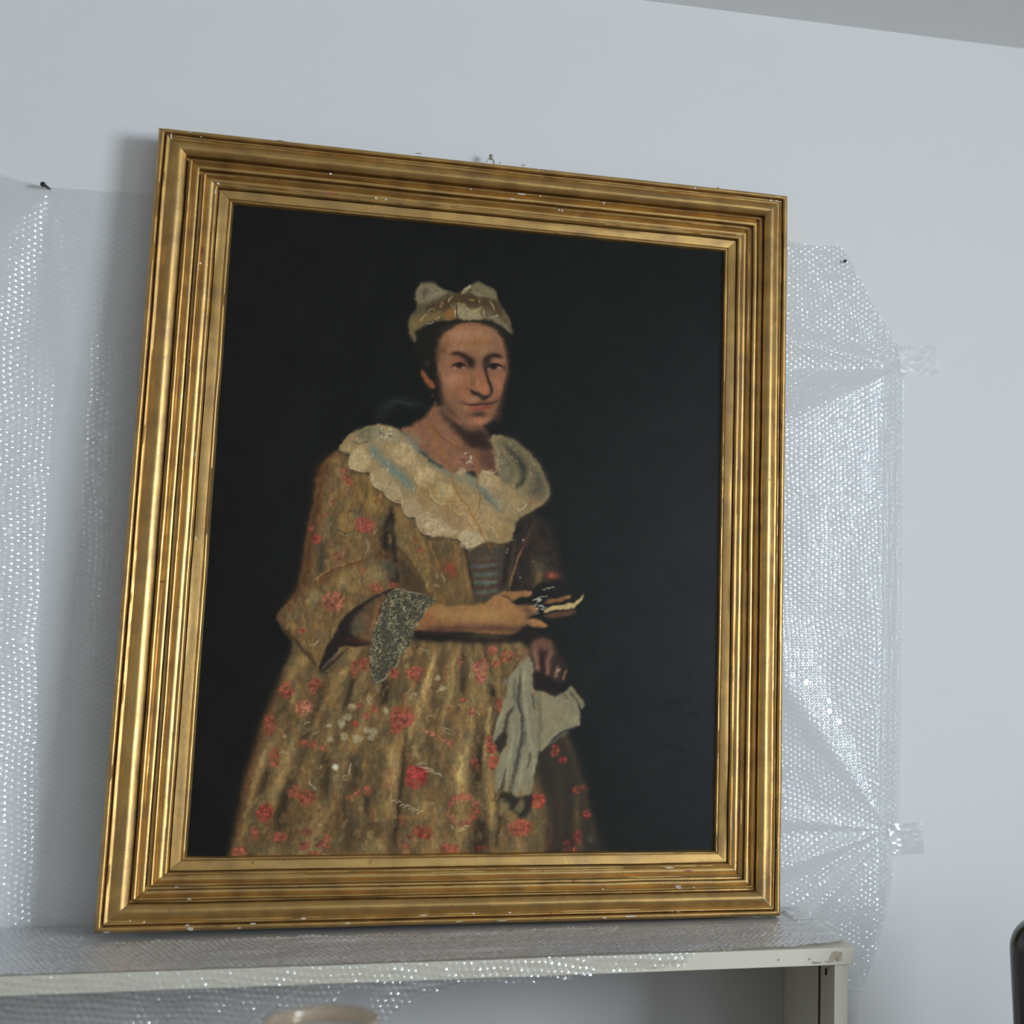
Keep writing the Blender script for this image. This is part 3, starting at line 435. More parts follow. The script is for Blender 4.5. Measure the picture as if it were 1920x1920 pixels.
    st([(941, 1116), (955, 1122), (963, 1131)], [3, 4, 3], (70, 46, 34), 1.6, .75); st([(963, 1128), (978, 1132), (1000, 1128)], [4, 9, 8], (30, 25, 23), 2.5, .9); st([(983, 1142), (994, 1148), (988, 1156)], [8, 10, 6], (80, 54, 44), 4, .75); bl(985, 1110, 7, 3, (146, 90, 66), .7); bl(994, 1112, 3, 3, (150, 92, 84), .7); st([(992, 1163), (1008, 1167), (1022, 1173)], [5, 6, 4], (150, 100, 66), 2, .8); st([(984, 1158), (992, 1160)], 4, (90, 60, 46), 2, .6); st([(960, 1112), (972, 1114)], 3, (128, 82, 56), 2, .5); st([(975, 1178), (996, 1180), (1018, 1180)], [5, 5, 3], (30, 25, 23), 2, .8)
    po([(1022, 1148), (1024, 1141), (1047, 1134), (1072, 1131), (1082, 1125), (1093, 1113), (1090, 1126), (1080, 1137), (1072, 1141), (1047, 1144)], (168, 143, 92), .9, .97); po([(1022, 1127), (1045, 1121), (1066, 1117), (1069, 1122), (1050, 1128), (1024, 1131)], (112, 76, 46), 1.2, .95); bl(1064, 1120, 4, 3, (150, 112, 68), .8); po([(1022, 1152), (1050, 1148), (1076, 1142), (1078, 1150), (1055, 1157), (1026, 1158)], (84, 56, 40), 1.6, .9); st([(1024, 1135), (1048, 1130), (1070, 1126)], 3, (26, 24, 22), 1.2, .9)
    for k in range(22): x, y = 1010 + 6 * rng.standard_normal(), 1133 + 8 * rng.standard_normal(); st([(x - 3, y), (x + 4, y - 1.5)], 1.5, (206, 196, 172) if k % 4 else (40, 34, 30), .8, .75)
    st([(1003, 1123), (1015, 1120), (1028, 1119)], 1.8, (196, 186, 160), .9, .8); st([(1015, 1105), (1022, 1104), (1030, 1102), (1038, 1100), (1040, 1103)], 1.8, (160, 150, 112), .9, .85)
    # ---- lower hand, gloves and kerchief
    po([(996, 1206), (1004, 1196), (1022, 1194), (1038, 1204), (1044, 1224), (1060, 1240), (1064, 1270), (1052, 1282), (1020, 1276), (1000, 1262), (994, 1230)], (46, 34, 29), 4, .95)
    po([(996, 1210), (1006, 1198), (1024, 1196), (1036, 1206), (1034, 1218), (1016, 1220), (1004, 1216)], (98, 67, 50), 3, .9); st([(1001, 1212), (1005, 1236), (1007, 1257)], [16, 11, 11], (122, 83, 64), 2, .95); st([(1034, 1216), (1028, 1240), (1026, 1265)], [16, 11, 9], (116, 79, 60), 2, .92); st([(1046, 1248), (1042, 1272)], [5, 9], (124, 86, 70), 1.5, .9); st([(1061, 1256), (1056, 1275)], [5, 5], (122, 86, 60), 1.3, .85); bl(1047, 1257, 4, 4, (170, 152, 124), .7); bl(1046, 1254, 1.3, 1.3, (60, 60, 50), .8); st([(1016, 1216), (1018, 1262)], [6, 8], (40, 29, 25), 2, .8); po([(977, 1222), (983, 1214), (990, 1226), (986, 1238), (978, 1236)], (110, 78, 56), 1.8, .85); bl(1007, 1254, 4, 4, (140, 98, 78), .6); bl(1026, 1262, 3, 3, (140, 98, 76), .6)
    po([(1005, 1293), (1026, 1300), (1057, 1298), (1070, 1287), (1084, 1318), (1088, 1348), (1086, 1360), (1067, 1366), (1047, 1375), (1030, 1393), (1013, 1411), (1010, 1379), (1004, 1337)], (124, 113, 85), 1.3, 1, .1, 7); po([(1069, 1286), (1082, 1300), (1097, 1320), (1092, 1330), (1082, 1314)], (112, 103, 72), 1.2, .95); st([(1066, 1294), (1080, 1312), (1085, 1330)], [3, 5, 3], (66, 62, 48), 1.5, .75); st([(1068, 1368), (1048, 1380), (1028, 1398)], [5, 6, 5], (76, 76, 66), 1.6, .9); st([(1070, 1365), (1048, 1375), (1032, 1390)], 1.8, (44, 40, 34), 1, .9); st([(1008, 1300), (1012, 1340), (1014, 1390)], [9, 8, 6], (92, 86, 66), 3, .8); st([(1054, 1299), (1062, 1306), (1066, 1314)], 2.4, (52, 46, 38), 1.2, .7); bl(1075, 1350, 9, 8, (140, 128, 96), .5); bl(1040, 1320, 20, 18, (132, 120, 90), .4)
    po([(990, 1231), (997, 1239), (999, 1252), (1000, 1285), (1003, 1327), (1009, 1379), (1011, 1410), (1005, 1441), (999, 1472), (993, 1494), (987, 1488), (981, 1492), (976, 1480), (970, 1498), (962, 1490), (955, 1474), (950, 1488), (945, 1480), (941, 1466), (931, 1484), (927, 1468), (936, 1420), (949, 1395), (951, 1358), (936, 1385), (926, 1388), (927, 1364), (938, 1333), (951, 1295), (953, 1272), (972, 1248)], (122, 113, 88), 1.3, 1, .1, 7)
    for pts, w, a in [([(977, 1255), (974, 1290), (972, 1315), (978, 1358), (973, 1410), (964, 1450), (956, 1490)], [3, 6, 10, 10, 8, 7, 8], .85), ([(964, 1322), (953, 1342), (948, 1362), (945, 1385)], [4, 8, 8, 10], .9), ([(995, 1408), (992, 1425), (988, 1441)], [3, 3, 2], .75), ([(950, 1438), (945, 1462), (940, 1482)], [3, 5, 7], .85), ([(998, 1300), (1002, 1330)], [3, 3], .6), ([(984, 1370), (982, 1400)], [6, 4], .4), ([(966, 1270), (964, 1310)], [3, 4], .5)]: st(pts, w, (54, 50, 42), 1.8, a)
    po([(928, 1389), (947, 1372), (949, 1392), (944, 1404), (936, 1412)], (42, 37, 31), 1.5, .9)
    for pts, w in [([(983, 1250), (982, 1300), (990, 1360), (996, 1410)], 5), ([(960, 1345), (962, 1380), (954, 1430), (948, 1470)], 4), ([(1003, 1420), (997, 1460)], 4), ([(968, 1320), (975, 1360), (969, 1400)], 3), ([(940, 1335), (932, 1365)], 4), ([(980, 1430), (972, 1470)], 4)]: st(pts, w, (146, 136, 108), 2, .6)
    po([(938, 1488), (955, 1486), (972, 1496), (996, 1488), (1000, 1500), (990, 1528), (975, 1534), (968, 1524), (950, 1518), (938, 1505)], (36, 33, 28), 2.5, .9); po([(938, 1500), (948, 1500), (956, 1514), (948, 1522), (938, 1518)], (112, 97, 64), 2, .8); po([(968, 1508), (980, 1498), (982, 1516), (974, 1524), (964, 1518)], (106, 92, 62), 2, .8); bl(946, 1504, 3, 2, (30, 27, 24), .8)
    po([(999, 1262), (1024, 1266), (1044, 1278), (1062, 1281), (1069, 1287), (1056, 1297), (1040, 1306), (1020, 1296), (1002, 1292)], (28, 24, 22), 2, .95); bl(947, 1278, 4, 5, (124, 124, 116), .6)
    # ---- lace ruffle at the cuff
    RF = [(732, 1109), (747, 1104), (772, 1110), (804, 1118), (818, 1126), (804, 1139), (793, 1156), (779, 1176), (776, 1191), (766, 1210), (749, 1233), (744, 1248), (729, 1263), (712, 1278), (701, 1277), (695, 1257), (693, 1229), (697, 1200), (703, 1176), (716, 1140), (723, 1120)]
    po(RF, (60, 57, 46), 1.2); po(RF, (92, 84, 62), 2, .35, .5, 3); bx, m = A.mask(RF, .6)
    for k in range(6500):
        x, y = 692 + 128 * rng.random(), 1102 + 178 * rng.random(); ix, iy = int(x - PX0 - bx[0]), int(y - PY0 - bx[1])
        if not (0 <= ix < m.shape[1] and 0 <= iy < m.shape[0]) or m[iy, ix] < .6: continue
        th = math.atan2(y - 1095, x - 725); r = math.hypot(x - 725, y - 1095)
        band = (.5 + .5 * math.sin(th * 15 + .8 * math.sin(r / 16))) ** 1.6
        if rng.random() > .12 + .88 * band: continue
        u = rng.random() * 6.28; L = 1.2 + rng.random() * 1.3
        st([(x, y), (x + L * math.cos(u), y + L * math.sin(u)), (x + L * math.cos(u) + L * math.cos(u + 1.6), y + L * math.sin(u) + L * math.sin(u + 1.6))], .9, (164, 146, 104) if rng.random() < .66 else (26, 27, 25), .7, .75)
    st([(728, 1112), (747, 1105), (770, 1110), (800, 1117)], 1.8, (172, 152, 112), .8, .6); st([(723, 1122), (712, 1152), (702, 1182)], 1.4, (150, 132, 96), .8, .5); st([(701, 1277), (712, 1278), (730, 1262), (744, 1247), (750, 1232)], 1.6, (176, 160, 130), .8, .7); st([(704, 1180), (710, 1205), (722, 1225)], 2.5, (38, 38, 34), 1.4, .6)
    # ---- flowers on the brocade
    R0, PK, DR = (130, 64, 47), (146, 86, 66), (106, 52, 40)
    for x, y, rx, ry, c in [(684, 985, 16, 14, (142, 62, 52)), (645, 884, 7, 5, R0), (648, 897, 7, 6, R0), (656, 906, 7, 4, R0), (593, 1010, 9, 9, (134, 56, 42)), (585, 990, 4, 5, R0), (626, 942, 4, 4, R0), (610, 966, 4, 4, R0), (625, 1128, 19, 18, (132, 74, 56)), (704, 1103, 13, 9, (134, 72, 50)), (738, 1096, 10, 5, R0), (635, 1043, 12, 9, (124, 76, 56)), (566, 1182, 7, 5, R0), (680, 1070, 5, 6, (128, 70, 48)),
        (537, 1293, 14, 15, R0), (568, 1326, 15, 14, PK), (506, 1358, 10, 19, R0), (590, 1281, 12, 9, (126, 62, 46)), (586, 1295, 6, 6, R0), (515, 1421, 8, 18, R0), (664, 1252, 7, 16, R0), (681, 1246, 9, 14, R0), (738, 1262, 10, 8, R0), (777, 1263, 16, 13, R0), (753, 1346, 21, 20, (130, 60, 46)), (742, 1368, 12, 8, R0), (496, 1525, 15, 15, (128, 50, 42)), (477, 1562, 6, 13, R0), (523, 1571, 14, 9, R0), (449, 1597, 14, 9, R0), (567, 1392, 9, 7, R0), (587, 1396, 9, 6, R0), (606, 1402, 5, 5, R0), (702, 1331, 5, 8, R0), (688, 1344, 5, 7, R0), (666, 1357, 6, 5, (136, 46, 40)), (672, 1323, 6, 7, (120, 62, 46)), (552, 1486, 12, 12, (124, 66, 48)), (576, 1496, 15, 13, (126, 62, 46)), (570, 1587, 9, 8, DR), (600, 1583, 7, 6, DR), (612, 1571, 7, 6, R0), (613, 1586, 5, 5, R0), (563, 1560, 5, 4, DR), (577, 1558, 6, 7, (92, 46, 34)), (590, 1600, 10, 4, R0), (671, 1485, 6, 7, (134, 72, 46)), (689, 1482, 7, 8, (134, 72, 50)), (655, 1495, 6, 4, (120, 66, 42)), (782, 1456, 20, 20, (150, 48, 46)), (795, 1560, 17, 12, (126, 54, 40)), (843, 1592, 18, 9, (132, 62, 46)), (975, 1552, 18, 16, (140, 62, 46)), (1011, 1501, 11, 14, (146, 54, 44)), (1004, 1510, 8, 6, (140, 74, 44)), (924, 1430, 9, 12, (146, 62, 46)), (923, 1404, 9, 9, (136, 60, 44)), (917, 1387, 6, 10, (136, 62, 46)), (902, 1258, 12, 22, (142, 74, 60)), (893, 1250, 7, 8, PK), (885, 1334, 6, 8, (158, 84, 68)), (869, 1312, 5, 4, R0), (936, 1321, 5, 12, (128, 54, 42)), (922, 1220, 9, 8, R0), (950, 1230, 13, 11, (126, 66, 42)), (930, 1243, 9, 6, R0), (890, 1431, 8, 9, (112, 54, 42)), (1042, 1408, 8, 12, (134, 60, 42)), (1056, 1424, 7, 7, (128, 48, 42)), (1082, 1481, 9, 6, (116, 52, 36)), (1096, 1476, 6, 5, (96, 46, 34)), (1099, 1527, 7, 9, (124, 46, 38)), (1083, 1570, 8, 14, (104, 44, 36)), (1064, 1588, 8, 14, (86, 42, 35)), (1078, 1596, 4, 8, (120, 62, 44)), (862, 1240, 6, 10, (112, 62, 40)), (760, 1586, 8, 6, R0), (768, 1569, 7, 4, DR), (752, 1540, 5, 8, (112, 56, 42)), (905, 1590, 12, 5, (84, 40, 34))]: ro(x, y, rx * 1.12, ry * 1.12, c)
    for t in np.linspace(0, 5.6, 11):
        x, y = 868 + 26 * math.cos(t + 3.6), 1518 + 26 * math.sin(t + 3.6); ro(x, y, 7, 6, (140, 64, 52) if t < 4 else (126, 78, 56), .7)
    for k, y in enumerate(range(1440, 1480, 6)): st([(716 + (k % 2) * 2, y), (728, y + 3), (746, y)], 2, (134, 74, 50), 1, .55)
    for k in range(5): x, y = 800 + k * 11, 1370 + k * 6; ro(x, y, 6, 5, (150, 88, 66), .7); st([(x + 4, y - 5), (x + 6, y), (x + 5, y + 5)], 1.3, (66, 46, 36), .8, .6)
    # pale blossoms and dashes of white
    for x, y, r in [(660, 1325, 8), (650, 1345, 9), (640, 1355, 7), (619, 1387, 7), (645, 1382, 9), (670, 1385, 10), (688, 1368, 8), (700, 1372, 9), (695, 1383, 7), (618, 1360, 5), (640, 1360, 6), (724, 1332, 6), (533, 1381, 4), (820, 1272, 6), (831, 1290, 6), (780, 1302, 4)]:
        po([(x + r * (.8 + .4 * rng.random()) * math.cos(t), y + r * .8 * (.7 + .5 * rng.random()) * math.sin(t)) for t in np.linspace(0, 5.2, 6)], (150, 138, 104) if r > 6 else (160, 150, 120), 1, .8, .2, 3)
    bl(628, 1438, 6, 5.5, (186, 182, 160), .9, 0, 7)
    for x, y in [(630, 1459), (647, 1458)]: st([(x + 4.5 * math.cos(t), y + 4.5 * math.sin(t)) for t in np.linspace(0, 6, 9)], 1.6, (142, 130, 98), .8, .8)
    st([(655, 1455), (656, 1440), (660, 1429)], 1.8, (190, 182, 156), .8, .85)
    for pts in [[(524, 1410), (535, 1406)], [(530, 1414), (543, 1413)], [(690, 1305), (693, 1318)], [(722, 1325), (724, 1340)], [(757, 1302), (770, 1290)], [(775, 1300), (770, 1310)], [(688, 1308), (694, 1322)], [(578, 1462), (584, 1472)], [(580, 1468), (592, 1480)], [(598, 1548), (606, 1546)], [(604, 1600), (618, 1603)], [(800, 1346), (812, 1342)], [(782, 1433), (800, 1434)], [(784, 1436), (806, 1440)], [(790, 1440), (815, 1446)], [(800, 1445), (824, 1452)], [(815, 1450), (830, 1456)], [(826, 1362), (842, 1368)], [(828, 1368), (846, 1378)], [(845, 1545), (848, 1556)], [(862, 1552), (880, 1546)], [(858, 1558), (874, 1556)], [(892, 1332), (900, 1342)], [(884, 1342), (884, 1352)], [(916, 1416), (925, 1415)], [(866, 1420), (870, 1416)], [(816, 1298), (830, 1292)], [(790, 1215), (800, 1222)], [(588, 1212), (596, 1200)], [(583, 1211), (590, 1206)], [(819, 1075), (819, 1083)], [(828, 1076), (835, 1092)], [(815, 1098), (824, 1099)], [(802, 1092), (800, 1102)], [(600, 1440), (604, 1436)], [(570, 1358), (582, 1352), ], [(588, 1376), (598, 1372)], [(880, 1262), (882, 1270)]]:
        st([pts[0], ((pts[0][0] + pts[1][0]) / 2 + rng.normal() * 1.5, (pts[0][1] + pts[1][1]) / 2 + rng.normal() * 1.5), pts[1]], 1.8, (178, 166, 134), .9, .6)
    for k in range(7): x, y = 733 + k * 8, 1500 + k * 3.4; st([(x, y + 4), (x + 7, y), (x + 12, y + 1)], 1.7, (186, 172, 136), .8, .75)
    st([(715, 1525), (745, 1532), (775, 1532), (805, 1520)], [4, 6, 6, 4], (140, 96, 52), 2, .5)
    for k in range(300):
        x, y = 470 + 480 * rng.random(), 1215 + 390 * rng.random()
        if x < 560 - (y - 1215) * .24: continue
        L = 2 + 3 * rng.random(); u = 1.2 + rng.random(); st([(x, y), (x + L * math.cos(u), y + L * math.sin(u))], 1.2, [(146, 124, 82), (60, 48, 34), (124, 70, 48)][int(rng.integers(3))], .8, .4)
    # ---- brushwork and age
    age(.45)
    Y, X = np.mgrid[0:PHT, 0:PWD].astype(float)
    X += 2.6 * (vnoise(PHT, PWD, 5, 31) - .5) + 2.4 * (vnoise(PHT, PWD, 13, 32) - .5); Y += 2.6 * (vnoise(PHT, PWD, 5, 33) - .5) + 2.4 * (vnoise(PHT, PWD, 13, 34) - .5)
    im = A.img.copy(); f = np.clip(((X - (880 - PX0)) / 95) ** 2 + ((Y - (705 - PY0)) / 110) ** 2, 0, 1)      # the face stays crisp
    GY, GX = np.mgrid[0:PHT, 0:PWD].astype(float); X = GX + (X - GX) * (.25 + .75 * f); Y = GY + (Y - GY) * (.25 + .75 * f)
    X = np.clip(X, 0, PWD - 1.01); Y = np.clip(Y, 0, PHT - 1.01); x0 = X.astype(int); y0 = Y.astype(int); fx = (X - x0)[..., None]; fy = (Y - y0)[..., None]
    A.img = (im[y0, x0] * (1 - fx) + im[y0, x0 + 1] * fx) * (1 - fy) + (im[y0 + 1, x0] * (1 - fx) + im[y0 + 1, x0 + 1] * fx) * fy
    return np.clip(A.img, 0, 255)
# ================================================================ cabinet below the picture
ZS, YS, XE = 1.17, -0.377, 0.677                  # shelf top, front edge, right end
cab = thing('open_cabinet', (-.5, 0, 0), label='cream laminate cabinet with open front below the gilt framed portrait', cat='cabinet')
def cobj(name, bm, m, parent=cab, **kw):
    bmesh.ops.translate(bm, verts=bm.verts, vec=(.5, 0, 0)); return obj(name, bm, m, parent, **kw)
bm = bmesh.new(); box(bm, -1.75, XE, YS, -.004, ZS - .0291, ZS, .0012); top = cobj('top_board', bm, M_BOARD)
pr, pl = XE - .0105, XE - .034
cobj('side_panel', boxes((pl, pr, YS + .004, -.004, 0, ZS - .0295)), M_BOARD); cobj('side_panel', boxes((-1.74, -1.718, YS + .004, -.004, 0, ZS - .0295)), M_BOARD)
cobj('back_panel', boxes((-1.717, pl - .0005, -.018, -.006, .06, ZS - .0295)), M_BOARD_IN)
cobj('shelf', boxes((-1.717, pl - .001, YS + .03, -.02, .58, .60)), M_BOARD_IN); cobj('bottom_board', boxes((-1.717, pl - .001, YS + .02, -.02, .06, .082)), M_BOARD_IN)
cobj('plinth', boxes((-1.717, pl - .001, YS + .05, YS + .068, 0, .059)), M_BOARD)
sx = pl - .0012
std = cobj('shelf_standard', boxes((sx - .0014, sx + .0008, YS + .094, YS + .100, .1, ZS - .045)), M_SIDE)
for k, z in enumerate((1.118, .98, .84)): cobj('slot', boxes((sx - .0018, sx + .0006, YS + .052, YS + .056, z - .006, z + .006)), M_BLACK)
# worn scuffs on the front edge near the right end
for q_, (px, py, w, h) in enumerate([(1568, 1794, .011, .009), (1574, 1790, .005, .006), (1560, 1799, .006, .003), (1531, 1805, .009, .002), (1556, 1803, .01, .0016), (1518, 1798, .0016, .002), (1460, 1799, .002, .002)]):
    c = on_wall(px, py, YS); bm = bmesh.new(); vs = []
    for k in range(9):
        t = 2 * math.pi * k / 9; r = .6 + .6 * random.random(); vs.append(bm.verts.new((c.x + .5 + w * r * math.cos(t), YS - .0004 - .0002 * q_, c.z + h * r * math.sin(t))))
    bm.faces.new(list(reversed(vs))); obj('scuff', bm, M_SCUFF, top)

# ================================================================ the framed portrait
FW, FH = 1.22, 1.4571; LEAN, FROLL, FYAW = 0.0426, -0.0063, 0.0169
ex = Vector((math.cos(FYAW), math.sin(FYAW), 0)); nn = Vector((-math.sin(FYAW), math.cos(FYAW), 0)); ez = math.cos(LEAN) * Vector((0, 0, 1)) + math.sin(LEAN) * nn
EU = math.cos(FROLL) * ex + math.sin(FROLL) * ez; EV = -math.sin(FROLL) * ex + math.cos(FROLL) * ez; EW = EU.cross(EV)      # EW faces the room
F0 = Vector((0, -0.1272, 1.18))                    # middle of the bottom edge
pic = thing('framed_portrait', label='gilt framed oil portrait of a person in flowered brocade dress, leaning on the wall', cat='painting')
pic.matrix_world = Matrix(((EU.x, EV.x, EW.x, F0.x), (EU.y, EV.y, EW.y, F0.y), (EU.z, EV.z, EW.z, F0.z), (0, 0, 0, 1)))
def on_frame(px, py, w=0.0):
    p = unproj(px, py, F0 + EW * w, EW) - F0; return p.dot(EU), p.dot(EV)
WC = -0.028                                       # depth of the canvas behind the front edge
ic = [on_frame(px, py, WC + .002) for px, py in ((438.5, 384), (1357, 473), (1337, 1591), (349.5, 1608))]
TL_, TR_, BR_, BL_ = ic
RWL = ((TL_[0] + BL_[0]) / 2 + FW / 2); RWR = FW / 2 - (TR_[0] + BR_[0]) / 2; RWB = (BL_[1] + BR_[1]) / 2; RWT = FH - (TL_[1] + TR_[1]) / 2
print('rail widths', RWL, RWR, RWB, RWT)
PROF = [(0, -.145), (0, .06), (.008, .115), (.02, .155), (.04, .185), (.062, .20), (.082, .195), (.096, .175), (.101, .135), (.108, .125), (.114, .155), (.124, .172), (.136, .172), (.146, .160), (.156, .150), (.17, .152), (.19, .165), (.22, .187), (.25, .206), (.275, .217), (.295, .220), (.315, .215), (.335, .203), (.355, .187), (.375, .168), (.388, .152), (.391, .095), (.395, .045), (.420, .040), (.425, .120), (.436, .158), (.450, .168), (.464, .162), (.474, .146), (.479, .114), (.486, .104), (.50, .112), (.52, .122), (.54, .120), (.556, .110), (.559, .056), (.563, .005), (.601, .0), (.605, .078), (.614, .110), (.628, .120), (.641, .114), (.650, .092), (.657, .074), (.67, .080), (.69, .092), (.71, .092), (.73, .082), (.744, .072), (.752, .074), (.762, .086), (.775, .090), (.788, .082), (.798, .066), (.806, .036), (.809, -.02), (.817, -.022), (.820, .034), (.84, .032), (.88, .026), (.92, .020), (.938, .015), (.942, -.005), (.947, -.005), (.951, .006), (.96, .014), (.97, .014), (.98, .004), (.99, -.015), (1.0, -.06)]
def prof_h(t):
    return float(np.interp(t, [p[0] + 1e-5 * i for i, p in enumerate(PROF)], [p[1] for p in PROF]))
RW = (RWL + RWR + RWB + RWT) / 4; H0 = .155
m = bpy.data.materials.new('aged_gilding'); m.use_nodes = True; N = m.node_tree; B = N.nodes['Principled BSDF']
tc = N.nodes.new('ShaderNodeTexCoord')
def noise_node(scale, detail, stretch=None):
    t = N.nodes.new('ShaderNodeTexNoise'); t.inputs['Scale'].default_value = scale; t.inputs['Detail'].default_value = detail; src = tc.outputs['Object']
    N.links.new(src, t.inputs['Vector']); return t.outputs[0]
def ramp(src, stops):
    r = N.nodes.new('ShaderNodeValToRGB'); e = r.color_ramp.elements
    while len(e) < len(stops): e.new(.5)
    for q, (p, c) in zip(e, stops): q.position = p; q.color = (*c, 1)
    N.links.new(src, r.inputs[0]); return r.outputs[0]
def mixc(fac, a, b, mode='MIX'):
    x = N.nodes.new('ShaderNodeMix'); x.data_type = 'RGBA'; x.blend_type = mode
    (N.links.new(fac, x.inputs[0]) if hasattr(fac, 'links') else setattr(x.inputs[0], 'default_value', fac))
    for s, i in ((a, 6), (b, 7)): (N.links.new(s, x.inputs[i]) if hasattr(s, 'links') else setattr(x.inputs[i], 'default_value', (*s, 1)))
    return x.outputs[2]
gold = ramp(noise_node(9, 4), [(.3, (.54, .32, .105)), (.5, (.65, .41, .145)), (.7, (.58, .345, .12))])
grime = ramp(noise_node(22, 7), [(.42, (0, 0, 0)), (.72, (1, 1, 1))])
gold = mixc(grime, gold, (.44, .28, .12)); worn = ramp(noise_node(75, 5), [(.68, (0, 0, 0)), (.78, (.8, .8, .8))]); gold = mixc(worn, gold, (.25, .10, .06))
spk = ramp(noise_node(420, 3), [(.70, (0, 0, 0)), (.76, (1, 1, 1))]); gold = mixc(spk, gold, (.10, .06, .04))
N.links.new(gold, B.inputs['Base Color']); B.inputs['Metallic'].default_value = .92
rr = N.nodes.new('ShaderNodeMapRange'); rr.inputs[1].default_value = .3; rr.inputs[2].default_value = .7; rr.inputs[3].default_value = .33; rr.inputs[4].default_value = .48
N.links.new(noise_node(30, 5), rr.inputs[0]); N.links.new(rr.outputs[0], B.inputs['Roughness'])
bp = N.nodes.new('ShaderNodeBump'); bp.inputs['Strength'].default_value = .22; bp.inputs['Distance'].default_value = .0012; N.links.new(noise_node(160, 6), bp.inputs['Height']); N.links.new(bp.outputs[0], B.inputs['Normal'])
M_GOLD = m
nrng = np.random.default_rng(11)
def wob(n, cell):
    g = nrng.standard_normal(n // cell + 3); x = np.arange(n) / cell; i = x.astype(int); f = x - i; f = f * f * (3 - 2 * f); return g[i] * (1 - f) + g[i + 1] * f
rails = {}
def make_rail(side, lab):
    n = 170; s = np.linspace(0, 1, n); np_ = len(PROF); co = np.zeros((np_, n, 3))
    wv = [wob(n, 14) for _ in range(8)]
    for i, (t, h) in enumerate(PROF):
        zz = (h - H0) * RW + (0 if i < 2 else .00030 * wv[(i // 9) % 8] + .00004 * wob(n, 3)); g = .00025
        j = 0 if i < 2 else .0003 * wv[(i // 7 + 3) % 8]
        l, r, b, tt = -FW / 2 + t * RWL, FW / 2 - t * RWR, t * RWB, FH - t * RWT
        if side == 'bottom': co[i, :, 0] = l + g + (r - l - 2 * g) * s; co[i, :, 1] = b + j
        if side == 'top': co[i, :, 0] = r - g - (r - l - 2 * g) * s; co[i, :, 1] = tt + j
        if side == 'left': co[i, :, 0] = l + j; co[i, :, 1] = tt - g - (tt - b - 2 * g) * s
        if side == 'right': co[i, :, 0] = r + j; co[i, :, 1] = b + g + (tt - b - 2 * g) * s
        co[i, :, 2] = zz
    f = grid_faces(np_, n)[:, ::-1]
    o = mesh_np('frame_rail', co.reshape(-1, 3), f, M_GOLD, pic, True, label=lab); o.data.set_sharp_from_angle(angle=math.radians(52)) if hasattr(o.data, 'set_sharp_from_angle') else None
    rails[side] = o
for sd, lb in (('bottom', 'gilded bottom rail with white gesso chips'), ('right', 'gilded right rail of stepped mouldings'), ('top', 'gilded top rail, darkest of the four'), ('left', 'gilded left rail with bright reflections')): make_rail(sd, lb)
# back board closes the frame
bk = bmesh.new(); box(bk, -FW / 2 + .03, FW / 2 - .03, .03, FH - .03, (-.145 - H0) * RW + .004, WC - .012); obj('back_board', bk, M_SIDE, pic)
# mitre seams, gesso chips
def place(px, py):
    u, v = on_frame(px, py, 0.0); c = {'left': (u + FW / 2) / RWL, 'right': (FW / 2 - u) / RWR, 'bottom': v / RWB, 'top': (FH - v) / RWT}
    sd = min(c, key=c.get); t = min(max(c[sd], .015), .985)
    for _ in range(3):
        w = (prof_h(t) - H0) * RW; u, v = on_frame(px, py, w); t = {'left': (u + FW / 2) / RWL, 'right': (FW / 2 - u) / RWR, 'bottom': v / RWB, 'top': (FH - v) / RWT}[sd]; t = min(max(t, .012), .985)
    sl = (prof_h(t + .01) - prof_h(t - .01)) / .02
    return sd, u, v, w, sl
CH = [(305, 241, 8, 3), (342, 245, 10, 2.5), (356, 248, 8, 2), (377, 257, 3, 2.5), (321, 256, 3, 8), (526, 264, 16, 2), (786, 288, 12, 2), (620, 326, 5, 3), (705, 372, 5, 3), (723, 374, 4, 2.5), (883, 355, 4, 2), (937, 306, 3, 2.5), (981, 310, 9, 2), (1010, 318, 5, 2), (977, 364, 16, 2), (1013, 368, 5, 2), (1048, 394, 4, 3), (1054, 395, 4, 3), (960, 373, 12, 2), (1132, 381, 6, 3), (409, 344, 4, 4), (403, 360, 2, 11), (376, 494, 3, 4), (371, 505, 2, 7), (1303, 353, 5, 3), (1346, 352, 4, 3), (1445, 376, 4, 4), (1456, 377, 4, 3), (1459, 368, 5, 2),
      (200, 1748, 12, 4.5), (357, 1742, 11, 6), (351, 1735, 7, 2.5), (355, 1686, 8, 3.5), (331, 1663, 7, 2.5), (244, 1726, 2, 2.5), (270, 1729, 4, 2), (176, 1733, 2, 3), (474, 1732, 11, 2.5), (448, 1740, 6, 3), (569, 1722, 9, 1.8), (652, 1731, 9, 2), (794, 1716, 16, 1.6), (956, 1711, 6, 2), (942, 1726, 16, 1.8), (1133, 1721, 8, 2.5), (1183, 1718, 20, 2.2), (1255, 1627, 18, 3.5), (1272, 1663, 13, 4.5), (1300, 1663, 5, 3), (1260, 1709, 4, 3), (1272, 1709, 7, 3), (1310, 1708, 4, 2), (1456, 1595, 3, 3), (1461, 1602, 2.5, 3), (888, 1713, 5, 2), (862, 1728, 12, 1.6), (340, 742, 2.5, 12), (365, 852, 2.5, 14), (1064, 1672, 3, 2), (1130, 1667, 3, 3), (367, 1010, 2, 10), (1450, 1380, 2, 3)]
